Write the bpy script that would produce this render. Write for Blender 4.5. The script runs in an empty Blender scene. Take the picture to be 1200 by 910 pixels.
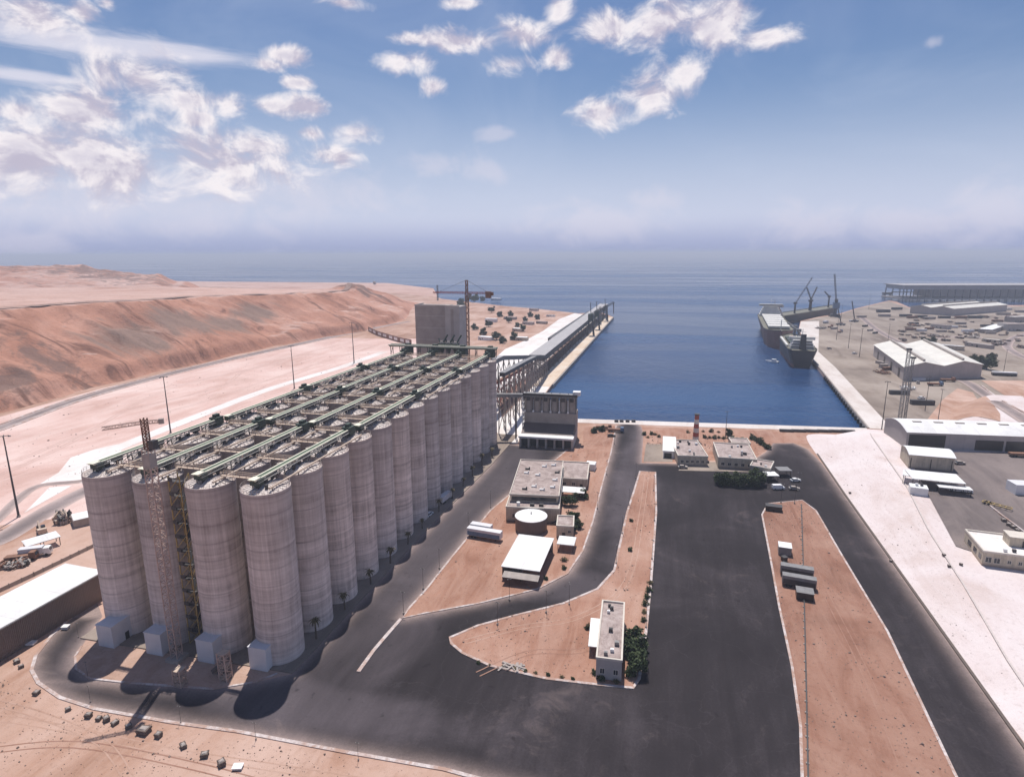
import bpy, bmesh, math, random
from mathutils import Vector, Matrix
from mathutils.geometry import tessellate_polygon
R = math.radians
rnd = random.Random(7)
scene = bpy.context.scene
C = scene.collection

# ------------------------------------------------------------------ camera
F, PIT, ROLL, YAW = 710.379, 0.2188377, -0.0044184, -0.2550162
CX, CY, CZ = 92.830275, -118.786987, 100.316931
def ray(px, py):
    a, b = px - 600, py - 455
    c, s = math.cos(ROLL), math.sin(ROLL)
    u, v = c*a + s*b, -s*a + c*b
    X, Y, Z = u/F, 1.0, -v/F
    c, s = math.cos(PIT), math.sin(PIT)
    y, z = c*Y + s*Z, -s*Y + c*Z
    c, s = math.cos(YAW), math.sin(YAW)
    return Vector((c*X + s*y, -s*X + c*y, z))
def U(px, py, z=0.0):
    """survey helper: the point of the level z that was sighted at a photo coordinate"""
    d = ray(px, py); t = (z - CZ)/d.z
    return Vector((CX + d.x*t, CY + d.y*t, z))
def P(x, y, z):
    dx, dy, dz = x-CX, y-CY, z-CZ
    c, s = math.cos(YAW), math.sin(YAW)
    X = c*dx - s*dy; Y = s*dx + c*dy
    c, s = math.cos(PIT), math.sin(PIT)
    fw = c*Y - s*dz; up = s*Y + c*dz
    u, v = F*X/fw, -F*up/fw
    c, s = math.cos(ROLL), math.sin(ROLL)
    return 600 + c*u - s*v, 455 + s*u + c*v
def ZH(x, y, py):
    lo, hi = -50, 250
    for _ in range(50):
        m = (lo+hi)/2
        if P(x, y, m)[1] > py: lo = m
        else: hi = m
    return lo
cam = bpy.data.cameras.new('camera'); co = bpy.data.objects.new('camera', cam); C.objects.link(co)
fwd = ray(600, 455); rgt = (ray(601, 455) - ray(600, 455)).normalized(); upv = -(ray(600, 456) - ray(600, 455)).normalized()
m3 = Matrix((rgt, upv, -fwd.normalized())).transposed()
co.matrix_world = Matrix.Translation((CX, CY, CZ)) @ m3.to_4x4()
cam.sensor_fit = 'HORIZONTAL'; cam.sensor_width = 36; cam.lens = 36*F/1200
cam.clip_start = 1; cam.clip_end = 120000
scene.camera = co

# ------------------------------------------------------------------ materials
def nd(nt, t, **kw):
    n = nt.nodes.new(t)
    for k, v in kw.items(): setattr(n, k, v)
    return n
def newmat(name):
    m = bpy.data.materials.new(name); m.use_nodes = True
    nt = m.node_tree; nt.nodes.clear()
    o = nd(nt, 'ShaderNodeOutputMaterial'); b = nd(nt, 'ShaderNodeBsdfPrincipled')
    nt.links.new(b.outputs[0], o.inputs[0])
    return m, nt, b
def noise(nt, vec, scale, detail=4, rough=.6, dist=0):
    n = nd(nt, 'ShaderNodeTexNoise'); n.inputs['Scale'].default_value = scale
    n.inputs['Detail'].default_value = detail; n.inputs['Roughness'].default_value = rough
    n.inputs['Distortion'].default_value = dist
    if vec is not None: nt.links.new(vec, n.inputs['Vector'])
    return n.outputs['Fac']
def ramp(nt, fac, stops):
    r = nd(nt, 'ShaderNodeValToRGB'); e = r.color_ramp.elements
    while len(e) < len(stops): e.new(.5)
    for k, (p, c) in enumerate(stops):
        e[k].position = p; e[k].color = (*c, 1) if len(c) == 3 else c
    nt.links.new(fac, r.inputs[0]); return r.outputs[0]
def mix(nt, fac, a, b, mode='MIX'):
    n = nd(nt, 'ShaderNodeMix', data_type='RGBA', blend_type=mode)
    if isinstance(fac, (int, float)): n.inputs[0].default_value = fac
    else: nt.links.new(fac, n.inputs[0])
    for i, v in ((6, a), (7, b)):
        if isinstance(v, tuple): n.inputs[i].default_value = (*v, 1)
        else: nt.links.new(v, n.inputs[i])
    return n.outputs[2]
def math_(nt, op, a, b=None, clamp=False):
    n = nd(nt, 'ShaderNodeMath', operation=op, use_clamp=clamp)
    for i, v in enumerate((a, b)):
        if v is None: continue
        if isinstance(v, (int, float)): n.inputs[i].default_value = v
        else: nt.links.new(v, n.inputs[i])
    return n.outputs[0]
def bump(nt, b, h, strength, dist):
    n = nd(nt, 'ShaderNodeBump'); n.inputs['Strength'].default_value = strength; n.inputs['Distance'].default_value = dist
    nt.links.new(h, n.inputs['Height']); nt.links.new(n.outputs[0], b.inputs['Normal'])
def mul(c, f): return tuple(min(.9, max(0, v*f)) for v in c)
def position(nt): return nd(nt, 'ShaderNodeNewGeometry').outputs['Position']
def mapped(nt, vec, sc=(1, 1, 1), rot=(0, 0, 0)):
    n = nd(nt, 'ShaderNodeMapping'); n.inputs['Scale'].default_value = sc; n.inputs['Rotation'].default_value = rot
    nt.links.new(vec, n.inputs[0]); return n.outputs[0]
def plain(name, col, rough=.6, metal=0, var=.22, sc=.6, fine=8):
    m, nt, b = newmat(name)
    v = nd(nt, 'ShaderNodeTexCoord').outputs['Object']
    oi = nd(nt, 'ShaderNodeObjectInfo').outputs['Random']
    a = noise(nt, v, sc, 5); c = noise(nt, v, fine, 3)
    k = math_(nt, 'ADD', math_(nt, 'MULTIPLY', a, .7), math_(nt, 'MULTIPLY', c, .3))
    col_ = ramp(nt, k, [(.3, mul(col, 1-var)), (.7, mul(col, 1+var*.7))])
    nt.links.new(col_, b.inputs['Base Color'])
    b.inputs['Roughness'].default_value = rough; b.inputs['Metallic'].default_value = metal
    return m
def sandmat(name, base, alt, pale, big=.012, streak=None, bumpd=.5):
    m, nt, b = newmat(name); p = position(nt)
    a = noise(nt, p, big, 6, .62, .6)
    v2 = mapped(nt, p, (1, .22, 1), (0, 0, streak)) if streak is not None else p
    s = noise(nt, v2, big*6, 7, .68, .8)
    f = noise(nt, p, .9, 5, .75)
    c1 = ramp(nt, a, [(.32, alt), (.5, base), (.68, pale)])
    c2 = mix(nt, ramp(nt, s, [(.42, (0, 0, 0)), (.66, (.55, .55, .55))]), c1, pale)
    c2 = mix(nt, ramp(nt, s, [(.30, (.5, .5, .5)), (.45, (0, 0, 0))]), c2, alt)
    sp = ramp(nt, f, [(.30, (.72, .70, .68)), (.46, (1, 1, 1)), (.62, (1, 1, 1)), (.75, (1.0, 1.0, 1.0))])
    c3 = mix(nt, .75, c2, sp, 'MULTIPLY')
    nt.links.new(c3, b.inputs['Base Color']); b.inputs['Roughness'].default_value = .95
    b.inputs['Specular IOR Level'].default_value = .1
    bump(nt, b, math_(nt, 'ADD', s, math_(nt, 'MULTIPLY', f, .35)), .6, bumpd)
    return m
M = {}
M['ground'] = sandmat('ground_sand', (.40, .24, .175), (.29, .165, .115), (.54, .385, .32), .016, .5)
M['pink'] = sandmat('pink_sand', (.60, .41, .36), (.49, .315, .265), (.70, .55, .50), .014, -.6)
M['island'] = sandmat('island_sand', (.345, .185, .13), (.25, .125, .085), (.46, .30, .235), .03, .9)
M['crest'] = sandmat('crest_track', (.25, .165, .135), (.19, .12, .10), (.33, .23, .19), .03)
M['verge'] = sandmat('verge_sand', (.275, .142, .10), (.19, .095, .066), (.37, .225, .17), .03, .2)
M['padsoil'] = sandmat('pad_soil', (.42, .275, .21), (.34, .215, .16), (.52, .37, .30), .03)
M['brown'] = sandmat('brown_ground', (.20, .125, .10), (.15, .09, .075), (.26, .17, .14), .03)  # ground tone with the shade below the conveyors put into the colour
M['slope'] = sandmat('pale_slope', (.62, .53, .515), (.55, .45, .42), (.68, .61, .60), .03, .3, .6)
M['quayconc'] = sandmat('pale_concrete', (.60, .53, .49), (.50, .42, .37), (.68, .63, .60), .02, .2, .05)
M['apron'] = sandmat('white_apron', (.70, .65, .62), (.62, .54, .49), (.76, .73, .71), .02, .4, .05)
M['yard'] = sandmat('grey_yard', (.25, .20, .165), (.155, .12, .10), (.37, .31, .265), .012, .3, .05)
M['yarddark'] = sandmat('worn_yard', (.165, .135, .13), (.12, .10, .097), (.25, .205, .19), .02, .3, .05)
M['deck'] = sandmat('tan_deck', (.60, .47, .36), (.50, .37, .27), (.66, .58, .50), .03, .1, .05)
def asphalt(name, c, dust, worn=True):
    m, nt, b = newmat(name); p = position(nt)
    e = nd(nt, 'ShaderNodeAttribute', attribute_name='edge').outputs['Fac']
    a = noise(nt, p, .022, 6, .62, .8); s = noise(nt, mapped(nt, p, (1, .10, 1), (0, 0, -.10)), .22, 7, .72, .3)
    f = noise(nt, p, 1.8, 5, .75); g = noise(nt, p, .11, 6, .7, 1.5)
    k = math_(nt, 'ADD', math_(nt, 'MULTIPLY', a, .5), math_(nt, 'MULTIPLY', s, .3)); k = math_(nt, 'ADD', k, math_(nt, 'MULTIPLY', f, .2))
    col = ramp(nt, k, [(.36, mul(c, .66)), (.5, c), (.64, mul(c, 1.9))])
    if worn:
        wm = None
        for (x, y, rx, ry) in ((22, 90, 17, 130), (81, 150, 10, 90), (66, 50, 30, 11), (14, -14, 40, 9), (-46, 0, 14, 34)):
            v_ = nd(nt, 'ShaderNodeVectorMath', operation='SUBTRACT'); nt.links.new(p, v_.inputs[0]); v_.inputs[1].default_value = (x, y, 0)
            w_ = nd(nt, 'ShaderNodeVectorMath', operation='DIVIDE'); nt.links.new(v_.outputs[0], w_.inputs[0]); w_.inputs[1].default_value = (rx, ry, 50)
            l_ = nd(nt, 'ShaderNodeVectorMath', operation='LENGTH'); nt.links.new(w_.outputs[0], l_.inputs[0])
            q_ = math_(nt, 'SUBTRACT', 1.25, l_.outputs['Value']); wm = q_ if wm is None else math_(nt, 'MAXIMUM', wm, q_)
        wm = math_(nt, 'ADD', wm, math_(nt, 'MULTIPLY', math_(nt, 'SUBTRACT', a, .5), 1.2))
        wr = nd(nt, 'ShaderNodeMapRange', interpolation_type='SMOOTHSTEP'); nt.links.new(wm, wr.inputs[0]); wr.inputs[1].default_value = .0; wr.inputs[2].default_value = .75; wr.inputs[4].default_value = .75
        col = mix(nt, wr.outputs[0], col, ramp(nt, k, [(.36, mul(c, 2.1)), (.5, mul(c, 2.9)), (.64, mul(c, 4.0))]))
        v = nd(nt, 'ShaderNodeTexVoronoi', feature='DISTANCE_TO_EDGE'); v.inputs['Scale'].default_value = .055
        wv = nd(nt, 'ShaderNodeVectorMath', operation='ADD'); nz = nd(nt, 'ShaderNodeTexNoise'); nz.inputs['Scale'].default_value = .12; nz.inputs['Detail'].default_value = 5
        nt.links.new(p, nz.inputs['Vector']); sc = nd(nt, 'ShaderNodeVectorMath', operation='SCALE'); nt.links.new(nz.outputs['Color'], sc.inputs[0]); sc.inputs['Scale'].default_value = 9
        nt.links.new(p, wv.inputs[0]); nt.links.new(sc.outputs[0], wv.inputs[1]); nt.links.new(wv.outputs[0], v.inputs['Vector'])
        crack = math_(nt, 'LESS_THAN', v.outputs['Distance'], .0045)
        col = mix(nt, math_(nt, 'MULTIPLY', crack, math_(nt, 'MULTIPLY', g, .55)), col, mul(c, 2.0))
        # patches re-laid in slightly different asphalt, oil drips, sand blown across
        vp = nd(nt, 'ShaderNodeTexVoronoi', feature='F1', distance='CHEBYCHEV'); vp.inputs['Scale'].default_value = .035; nt.links.new(p, vp.inputs['Vector'])
        pv = nd(nt, 'ShaderNodeSeparateXYZ'); nt.links.new(vp.outputs['Color'], pv.inputs[0])
        patch = math_(nt, 'MULTIPLY', math_(nt, 'GREATER_THAN', pv.outputs[0], .84), math_(nt, 'LESS_THAN', vp.outputs['Distance'], .20))
        col = mix(nt, math_(nt, 'MULTIPLY', patch, .5), col, mul(c, .55))
        oil = ramp(nt, noise(nt, p, .33, 3, .5, .4), [(.66, (0, 0, 0)), (.74, (.6, .6, .6))]); col = mix(nt, oil, col, mul(c, .5))
        drift = ramp(nt, math_(nt, 'MULTIPLY', g, a), [(.32, (0, 0, 0)), (.48, (.16, .16, .16))]); col = mix(nt, drift, col, dust)
    d = math_(nt, 'SUBTRACT', 1.0, math_(nt, 'DIVIDE', e, 7.0), True)
    d = math_(nt, 'MULTIPLY', math_(nt, 'POWER', d, 3.2), math_(nt, 'MULTIPLY', math_(nt, 'SUBTRACT', math_(nt, 'ADD', math_(nt, 'MULTIPLY', g, .6), math_(nt, 'MULTIPLY', f, .5)), .12), 2.0), True)
    col = mix(nt, d, col, dust)
    nt.links.new(col, b.inputs['Base Color']); b.inputs['Roughness'].default_value = .9
    b.inputs['Specular IOR Level'].default_value = .1
    bump(nt, b, f, .3, .03)
    return m
M['asphalt'] = asphalt('asphalt', (.031, .026, .0285), (.33, .25, .225))
M['asphalt_old'] = asphalt('old_asphalt', (.19, .155, .15), (.52, .40, .36))
def kerbmat():
    m, nt, b = newmat('kerb_concrete'); p = position(nt); n = noise(nt, p, .18, 6, .75, .6); f = noise(nt, p, 1.2, 3, .6)
    c = ramp(nt, f, [(.35, (.42, .35, .33)), (.65, (.60, .53, .51))]); c = mix(nt, ramp(nt, n, [(.44, (0, 0, 0)), (.58, (.9, .9, .9))]), c, (.36, .22, .165))
    nt.links.new(c, b.inputs['Base Color']); b.inputs['Roughness'].default_value = .9; return m
M['kerb'] = kerbmat()
SH = 45.4912
def silomat():
    m, nt, b = newmat('silo_concrete')
    tc = nd(nt, 'ShaderNodeTexCoord').outputs['Object']
    rv = nd(nt, 'ShaderNodeObjectInfo').outputs['Random']
    sep = nd(nt, 'ShaderNodeSeparateXYZ'); nt.links.new(tc, sep.inputs[0])
    off = math_(nt, 'MULTIPLY', rv, 300)
    cmb = nd(nt, 'ShaderNodeCombineXYZ')
    ang = math_(nt, 'ARCTAN2', sep.outputs[1], sep.outputs[0])
    # pour bands : strong variation along the height, weak round the wall
    nt.links.new(math_(nt, 'ADD', math_(nt, 'MULTIPLY', ang, .10), off), cmb.inputs[0])
    nt.links.new(sep.outputs[2], cmb.inputs[2])
    b1 = noise(nt, cmb.outputs[0], .55, 3, .7); b2 = noise(nt, cmb.outputs[0], 2.3, 3, .6)
    cm2 = nd(nt, 'ShaderNodeCombineXYZ')
    nt.links.new(math_(nt, 'ADD', math_(nt, 'MULTIPLY', ang, 5.7), off), cm2.inputs[0])
    nt.links.new(math_(nt, 'MULTIPLY', sep.outputs[2], .05), cm2.inputs[2])
    st = noise(nt, cm2.outputs[0], .9, 4, .7)
    cm3 = nd(nt, 'ShaderNodeVectorMath', operation='ADD'); nt.links.new(tc, cm3.inputs[0]); nt.links.new(off, cm3.inputs[1])
    bl = noise(nt, cm3.outputs[0], .25, 5, .65)
    b0 = noise(nt, cmb.outputs[0], .13, 2, .5)
    k = math_(nt, 'ADD', math_(nt, 'MULTIPLY', b1, .27), math_(nt, 'MULTIPLY', b2, .10)); k = math_(nt, 'ADD', k, math_(nt, 'MULTIPLY', b0, .20))
    k = math_(nt, 'ADD', k, math_(nt, 'MULTIPLY', st, .25)); k = math_(nt, 'ADD', k, math_(nt, 'MULTIPLY', bl, .18))
    # dark joint rings every few pours
    w = math_(nt, 'FRACT', math_(nt, 'ADD', math_(nt, 'DIVIDE', sep.outputs[2], 4.55), math_(nt, 'MULTIPLY', b1, .35)))
    ring = math_(nt, 'GREATER_THAN', math_(nt, 'ABSOLUTE', math_(nt, 'SUBTRACT', w, .5)), .462)
    ring = math_(nt, 'MULTIPLY', ring, math_(nt, 'MULTIPLY', math_(nt, 'SUBTRACT', bl, .25), 1.3), True)
    col = ramp(nt, k, [(.37, (.28, .24, .22)), (.475, (.60, .53, .495)), (.60, (.88, .80, .755))])
    tint = mix(nt, math_(nt, 'FRACT', math_(nt, 'MULTIPLY', rv, 7.3)), (.80, .79, .80), (1.10, 1.04, 1.0))
    col = mix(nt, 1.0, col, tint, 'MULTIPLY')
    # stains running down from the rim
    cm4 = nd(nt, 'ShaderNodeCombineXYZ'); nt.links.new(math_(nt, 'ADD', math_(nt, 'MULTIPLY', ang, 9.0), off), cm4.inputs[0]); nt.links.new(math_(nt, 'MULTIPLY', sep.outputs[2], .015), cm4.inputs[2])
    s4 = noise(nt, cm4.outputs[0], 1.4, 3, .6); reach = math_(nt, 'SUBTRACT', math_(nt, 'MULTIPLY', s4, 46), math_(nt, 'SUBTRACT', SH+3, sep.outputs[2]))
    n4 = nd(nt, 'ShaderNodeMapRange'); nt.links.new(reach, n4.inputs[0]); n4.inputs[1].default_value = -6; n4.inputs[2].default_value = 16; n4.inputs[4].default_value = .42
    col = mix(nt, n4.outputs[0], col, (.21, .165, .15))
    col = mix(nt, math_(nt, 'MULTIPLY', ring, .75), col, (.15, .12, .12))
    nt.links.new(col, b.inputs['Base Color']); b.inputs['Roughness'].default_value = .9
    b.inputs['Specular IOR Level'].default_value = .15
    bump(nt, b, math_(nt, 'ADD', b2, math_(nt, 'MULTIPLY', bl, .5)), .4, .12)
    return m
M['silo'] = silomat()
def roofmat():
    m, nt, b = newmat('silo_roof')
    tc = nd(nt, 'ShaderNodeTexCoord').outputs['Object']
    sep = nd(nt, 'ShaderNodeSeparateXYZ'); nt.links.new(tc, sep.inputs[0])
    ang = math_(nt, 'ARCTAN2', sep.outputs[1], sep.outputs[0])
    w = math_(nt, 'ABSOLUTE', math_(nt, 'SINE', math_(nt, 'MULTIPLY', ang, 12)))
    n = noise(nt, tc, .6, 5, .7)
    col = ramp(nt, math_(nt, 'ADD', math_(nt, 'MULTIPLY', w, .25), math_(nt, 'MULTIPLY', n, .8)), [(.3, (.36, .30, .27)), (.55, (.58, .51, .47)), (.85, (.72, .65, .61))])
    nt.links.new(col, b.inputs['Base Color']); b.inputs['Roughness'].default_value = .8
    return m
M['siloroof'] = roofmat()
def corr(name, col, axis=0, freq=2.2, var=.12):
    m, nt, b = newmat(name)
    tc = nd(nt, 'ShaderNodeTexCoord').outputs['Object']
    sep = nd(nt, 'ShaderNodeSeparateXYZ'); nt.links.new(tc, sep.inputs[0])
    w = math_(nt, 'SINE', math_(nt, 'MULTIPLY', sep.outputs[axis], freq*6.28))
    n = noise(nt, tc, .12, 5, .7, .5); n2 = noise(nt, tc, 1.5, 4, .7)
    pan = math_(nt, 'FRACT', math_(nt, 'MULTIPLY', sep.outputs[axis], .16)); seam = math_(nt, 'LESS_THAN', pan, .04)
    k = math_(nt, 'ADD', math_(nt, 'MULTIPLY', n, .7), math_(nt, 'MULTIPLY', n2, .3))
    c = ramp(nt, k, [(.32, mul(col, 1-2*var)), (.6, col)])
    c = mix(nt, math_(nt, 'MULTIPLY', seam, .35), c, mul(col, .55))
    nt.links.new(c, b.inputs['Base Color']); b.inputs['Roughness'].default_value = .55
    bump(nt, b, w, .5, .05)
    return m
M['whiteroof'] = corr('white_sheet_roof', (.80, .78, .76), 0)
M['whiteroofy'] = corr('white_sheet_roof_long', (.78, .75, .70), 1)
M['clad'] = corr('grey_cladding', (.42, .37, .355), 0)
M['claddark'] = corr('brown_cladding', (.15, .11, .098), 0)
M['creamroof'] = corr('cream_sheet_roof', (.74, .70, .63), 1)
M['galroof'] = corr('grey_gallery_roof', (.40, .375, .37), 1, 1.2)
M['conc'] = plain('concrete', (.43, .385, .36), .9, var=.2, sc=.2)
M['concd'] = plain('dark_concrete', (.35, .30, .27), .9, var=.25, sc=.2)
def rendermat(name, col):
    m, nt, b = newmat(name); tc = nd(nt, 'ShaderNodeTexCoord').outputs['Object']
    sep = nd(nt, 'ShaderNodeSeparateXYZ'); nt.links.new(tc, sep.inputs[0])
    st = noise(nt, mapped(nt, tc, (1.3, 1.3, .12)), 1.0, 5, .7); bl = noise(nt, tc, .5, 5, .7)
    c = ramp(nt, math_(nt, 'ADD', math_(nt, 'MULTIPLY', st, .6), math_(nt, 'MULTIPLY', bl, .4)), [(.34, mul(col, .62)), (.5, col), (.66, mul(col, 1.15))])
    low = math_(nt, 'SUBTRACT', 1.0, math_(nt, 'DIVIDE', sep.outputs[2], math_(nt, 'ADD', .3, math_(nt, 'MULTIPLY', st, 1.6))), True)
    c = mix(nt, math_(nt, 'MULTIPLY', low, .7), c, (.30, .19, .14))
    nt.links.new(c, b.inputs['Base Color']); b.inputs['Roughness'].default_value = .9; return m
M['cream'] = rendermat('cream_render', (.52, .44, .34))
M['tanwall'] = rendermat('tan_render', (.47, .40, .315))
M['white'] = plain('white_paint', (.76, .75, .74), .6, var=.12, sc=.4)
M['shedwhite'] = plain('shed_panel', (.64, .63, .65), .6, var=.10, sc=.4)
M['flatroof'] = plain('roof_felt', (.33, .255, .235), .9, var=.22, sc=.25)
def feltmat():
    m, nt, b = newmat('roof_felt'); tc = nd(nt, 'ShaderNodeTexCoord').outputs['Object']
    n1_ = noise(nt, tc, .22, 6, .7, 1.2); n2_ = noise(nt, tc, 2.2, 4, .7)
    c = ramp(nt, math_(nt, 'ADD', math_(nt, 'MULTIPLY', n1_, .75), math_(nt, 'MULTIPLY', n2_, .25)), [(.36, (.20, .155, .14)), (.48, (.32, .25, .23)), (.52, (.37, .295, .27)), (.66, (.46, .385, .36))])
    sep = nd(nt, 'ShaderNodeSeparateXYZ'); nt.links.new(tc, sep.inputs[0])
    seam = math_(nt, 'LESS_THAN', math_(nt, 'FRACT', math_(nt, 'MULTIPLY', sep.outputs[1], .4)), .035)
    c = mix(nt, math_(nt, 'MULTIPLY', seam, .35), c, (.17, .13, .12))
    nt.links.new(c, b.inputs['Base Color']); b.inputs['Roughness'].default_value = .95; return m
M['flatroof'] = feltmat()
M['parapet'] = plain('parapet_stone', (.60, .54, .47), .85, var=.12)
M['dark'] = plain('dark_opening', (.018, .016, .018), .4, var=.4)
M['glass'] = plain('window_glass', (.03, .035, .045), .12, var=.3)
M['steel'] = plain('dark_steel', (.055, .05, .05), .6, var=.35)
M['steelg'] = plain('grey_steel', (.22, .21, .205), .5, var=.3)
M['green'] = plain('green_steel', (.095, .13, .075), .6, var=.35, sc=1.2)
M['greend'] = plain('dark_green_steel', (.035, .055, .04), .6, var=.4, sc=1.2)
M['railpale'] = plain('pale_green_steel', (.74, .71, .56), .55, var=.2, sc=.8)
M['tan'] = plain('tan_steel', (.52, .40, .31), .7, var=.25, sc=.8)
M['rust'] = plain('rusty_brown', (.22, .11, .07), .8, var=.35)
M['red'] = plain('red_paint', (.33, .06, .04), .6, var=.3)
M['craneyel'] = plain('faded_crane_paint', (.50, .36, .30), .6, var=.25)
M['yellow'] = plain('yellow_steel', (.42, .29, .10), .6, var=.3)
M['blue'] = plain('blue_paint', (.10, .16, .26), .5, var=.25)
M['hull'] = plain('black_hull', (.022, .019, .022), .5, var=.4, sc=.1)
M['hullred'] = plain('red_hull', (.20, .075, .06), .6, var=.35, sc=.1)
M['shipdeck'] = plain('ship_deck', (.16, .15, .11), .7, var=.35, sc=.15)
M['shipwhite'] = plain('ship_white', (.62, .60, .56), .6, var=.2, sc=.2)
M['rock'] = plain('rock', (.13, .10, .085), .95, var=.35, sc=2)
M['bark'] = plain('bark', (.11, .08, .055), .95, var=.3, sc=3)
M['rubber'] = plain('tyre_rubber', (.02, .02, .02), .8)
M['tarp'] = plain('dusty_cover', (.36, .31, .28), .8, var=.25)
def leafmat(name, c1, c2):
    m, nt, b = newmat(name)
    p = nd(nt, 'ShaderNodeNewGeometry').outputs['Random Per Island']
    nt.links.new(ramp(nt, p, [(0, c1), (1, c2)]), b.inputs['Base Color']); b.inputs['Roughness'].default_value = .7
    b.inputs['Specular IOR Level'].default_value = .2
    return m
M['leaf'] = leafmat('leaf', (.022, .038, .014), (.075, .095, .04))
M['leafdry'] = leafmat('dry_leaf', (.10, .085, .04), (.22, .17, .09))
M['leafpalm'] = leafmat('palm_leaf', (.06, .055, .025), (.20, .15, .075))

# ------------------------------------------------------------------ mesh builder
class MB:
    def __init__(s): s.v = []; s.f = []; s.mi = []
    def face(s, pts, mi=0):
        b = len(s.v); s.v += [tuple(p) for p in pts]; s.f.append(tuple(range(b, b+len(pts)))); s.mi.append(mi); return s
    def box(s, x0, x1, y0, y1, z0, z1, mi=0):
        return s.hexa([(x0, y0, z0), (x1, y0, z0), (x1, y1, z0), (x0, y1, z0)], [(x0, y0, z1), (x1, y0, z1), (x1, y1, z1), (x0, y1, z1)], mi)
    def hexa(s, lo, hi, mi=0):
        b = len(s.v); n = len(lo); s.v += [tuple(p) for p in lo] + [tuple(p) for p in hi]
        s.f.append(tuple(b+i for i in reversed(range(n)))); s.f.append(tuple(b+n+i for i in range(n))); s.mi += [mi, mi]
        for i in range(n):
            j = (i+1) % n; s.f.append((b+i, b+j, b+n+j, b+n+i)); s.mi.append(mi)
        return s
    def bar(s, p0, p1, w, h=None, mi=0):
        h = h or w; p0, p1 = Vector(p0), Vector(p1); d = (p1-p0).normalized()
        a = d.cross(Vector((0, 0, 1)))
        a = Vector((1, 0, 0)) if a.length < 1e-4 else a.normalized()
        c = a.cross(d).normalized(); a = a*w/2; c = c*h/2
        return s.hexa([p0-a-c, p0+a-c, p0+a+c, p0-a+c], [p1-a-c, p1+a-c, p1+a+c, p1-a+c], mi)
    def cone(s, p0, p1, r0, r1, n=12, cap=True, mi=0):
        p0, p1 = Vector(p0), Vector(p1); d = (p1-p0).normalized()
        a = d.cross(Vector((0, 0, 1))); a = Vector((1, 0, 0)) if a.length < 1e-4 else a.normalized(); c = d.cross(a)
        b = len(s.v)
        for p, r in ((p0, r0), (p1, r1)):
            for i in range(n):
                t = 2*math.pi*i/n; s.v.append(tuple(p + a*math.cos(t)*r + c*math.sin(t)*r))
        for i in range(n):
            j = (i+1) % n; s.f.append((b+i, b+j, b+n+j, b+n+i)); s.mi.append(mi)
        if cap:
            s.f.append(tuple(b+i for i in reversed(range(n)))); s.f.append(tuple(b+n+i for i in range(n))); s.mi += [mi, mi]
        return s
    def prism(s, poly, z0, z1, mi=0): return s.hexa([(x, y, z0) for x, y in poly], [(x, y, z1) for x, y in poly], mi)
    def lattice(s, p0, p1, w, n, t, mi=0):
        """square lattice mast/boom from p0 to p1"""
        p0, p1 = Vector(p0), Vector(p1); d = (p1-p0).normalized()
        a = d.cross(Vector((0, 0, 1))); a = Vector((1, 0, 0)) if a.length < 1e-4 else a.normalized(); c = a.cross(d).normalized()
        k = [(a*x + c*y)*w/2 for x, y in ((1, 1), (-1, 1), (-1, -1), (1, -1))]
        for q in k: s.bar(p0+q, p1+q, t, t, mi)
        for i in range(n):
            u0 = p0 + (p1-p0)*(i/n); u1 = p0 + (p1-p0)*((i+1)/n)
            for j in range(4):
                q, q2 = k[j], k[(j+1) % 4]
                s.bar(u0+q, u1+q2, t*.7, t*.7, mi) if i % 2 else s.bar(u0+q2, u1+q, t*.7, t*.7, mi)
                s.bar(u0+q, u0+q2, t*.7, t*.7, mi)
        return s
    def build(s, name, mats, parent=None, smooth=False):
        me = bpy.data.meshes.new(name); me.from_pydata(s.v, [], s.f)
        for m in (mats if isinstance(mats, list) else [mats]): me.materials.append(M[m])
        me.polygons.foreach_set('material_index', s.mi)
        if smooth: me.polygons.foreach_set('use_smooth', [True]*len(s.f))
        me.update()
        bm = bmesh.new(); bm.from_mesh(me); bmesh.ops.recalc_face_normals(bm, faces=bm.faces); bm.to_mesh(me); bm.free()
        o = bpy.data.objects.new(name, me); C.objects.link(o)
        if parent is not None: o.parent = parent
        return o
def setp(o, label, cat, group=None):
    o['label'] = label; o['category'] = cat
    if group: o['group'] = group
    return o
def thing(name, label, cat, loc=(0, 0, 0), rz=0, group=None):
    o = bpy.data.objects.new(name, None); C.objects.link(o); o.empty_display_size = 1
    o.location = loc; o.rotation_euler = (0, 0, rz)
    return setp(o, label, cat, group)
KIDS = {}
def kids(o):
    return [c for c in bpy.data.objects if c.parent == o]
def dup(root, loc, rz=0, label=None, scale=None, cache={}):
    r = root.copy(); C.objects.link(r); r.location = loc; r.rotation_euler = (0, 0, rz)
    if scale is not None: r.scale = scale if isinstance(scale, tuple) else (scale,)*3
    if label: r['label'] = label
    if root.name not in cache: cache[root.name] = [(c, kids(c)) for c in kids(root)]
    for ch, gs in cache[root.name]:
        c = ch.copy(); C.objects.link(c); c.parent = r
        for g in gs:
            d = g.copy(); C.objects.link(d); d.parent = c
    return r
class Proto:
    """first use places the built thing itself, later uses place copies"""
    def __init__(s, root): s.root = root; s.used = False
    def put(s, loc, rz, label, scale=None, group=None):
        if not s.used:
            s.used = True; o = s.root; o.location = loc; o.rotation_euler = (0, 0, rz); o['label'] = label
            if scale is not None: o.scale = scale if isinstance(scale, tuple) else (scale,)*3
        else: o = dup(s.root, loc, rz, label, scale if scale is not None else 1.0)
        if group: o['group'] = group
        return o
def structure(o): o['kind'] = 'structure'; return o
ORD = 'first second third fourth fifth sixth seventh eighth ninth tenth eleventh twelfth thirteenth fourteenth fifteenth sixteenth seventeenth eighteenth nineteenth twentieth'.split()

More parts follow.
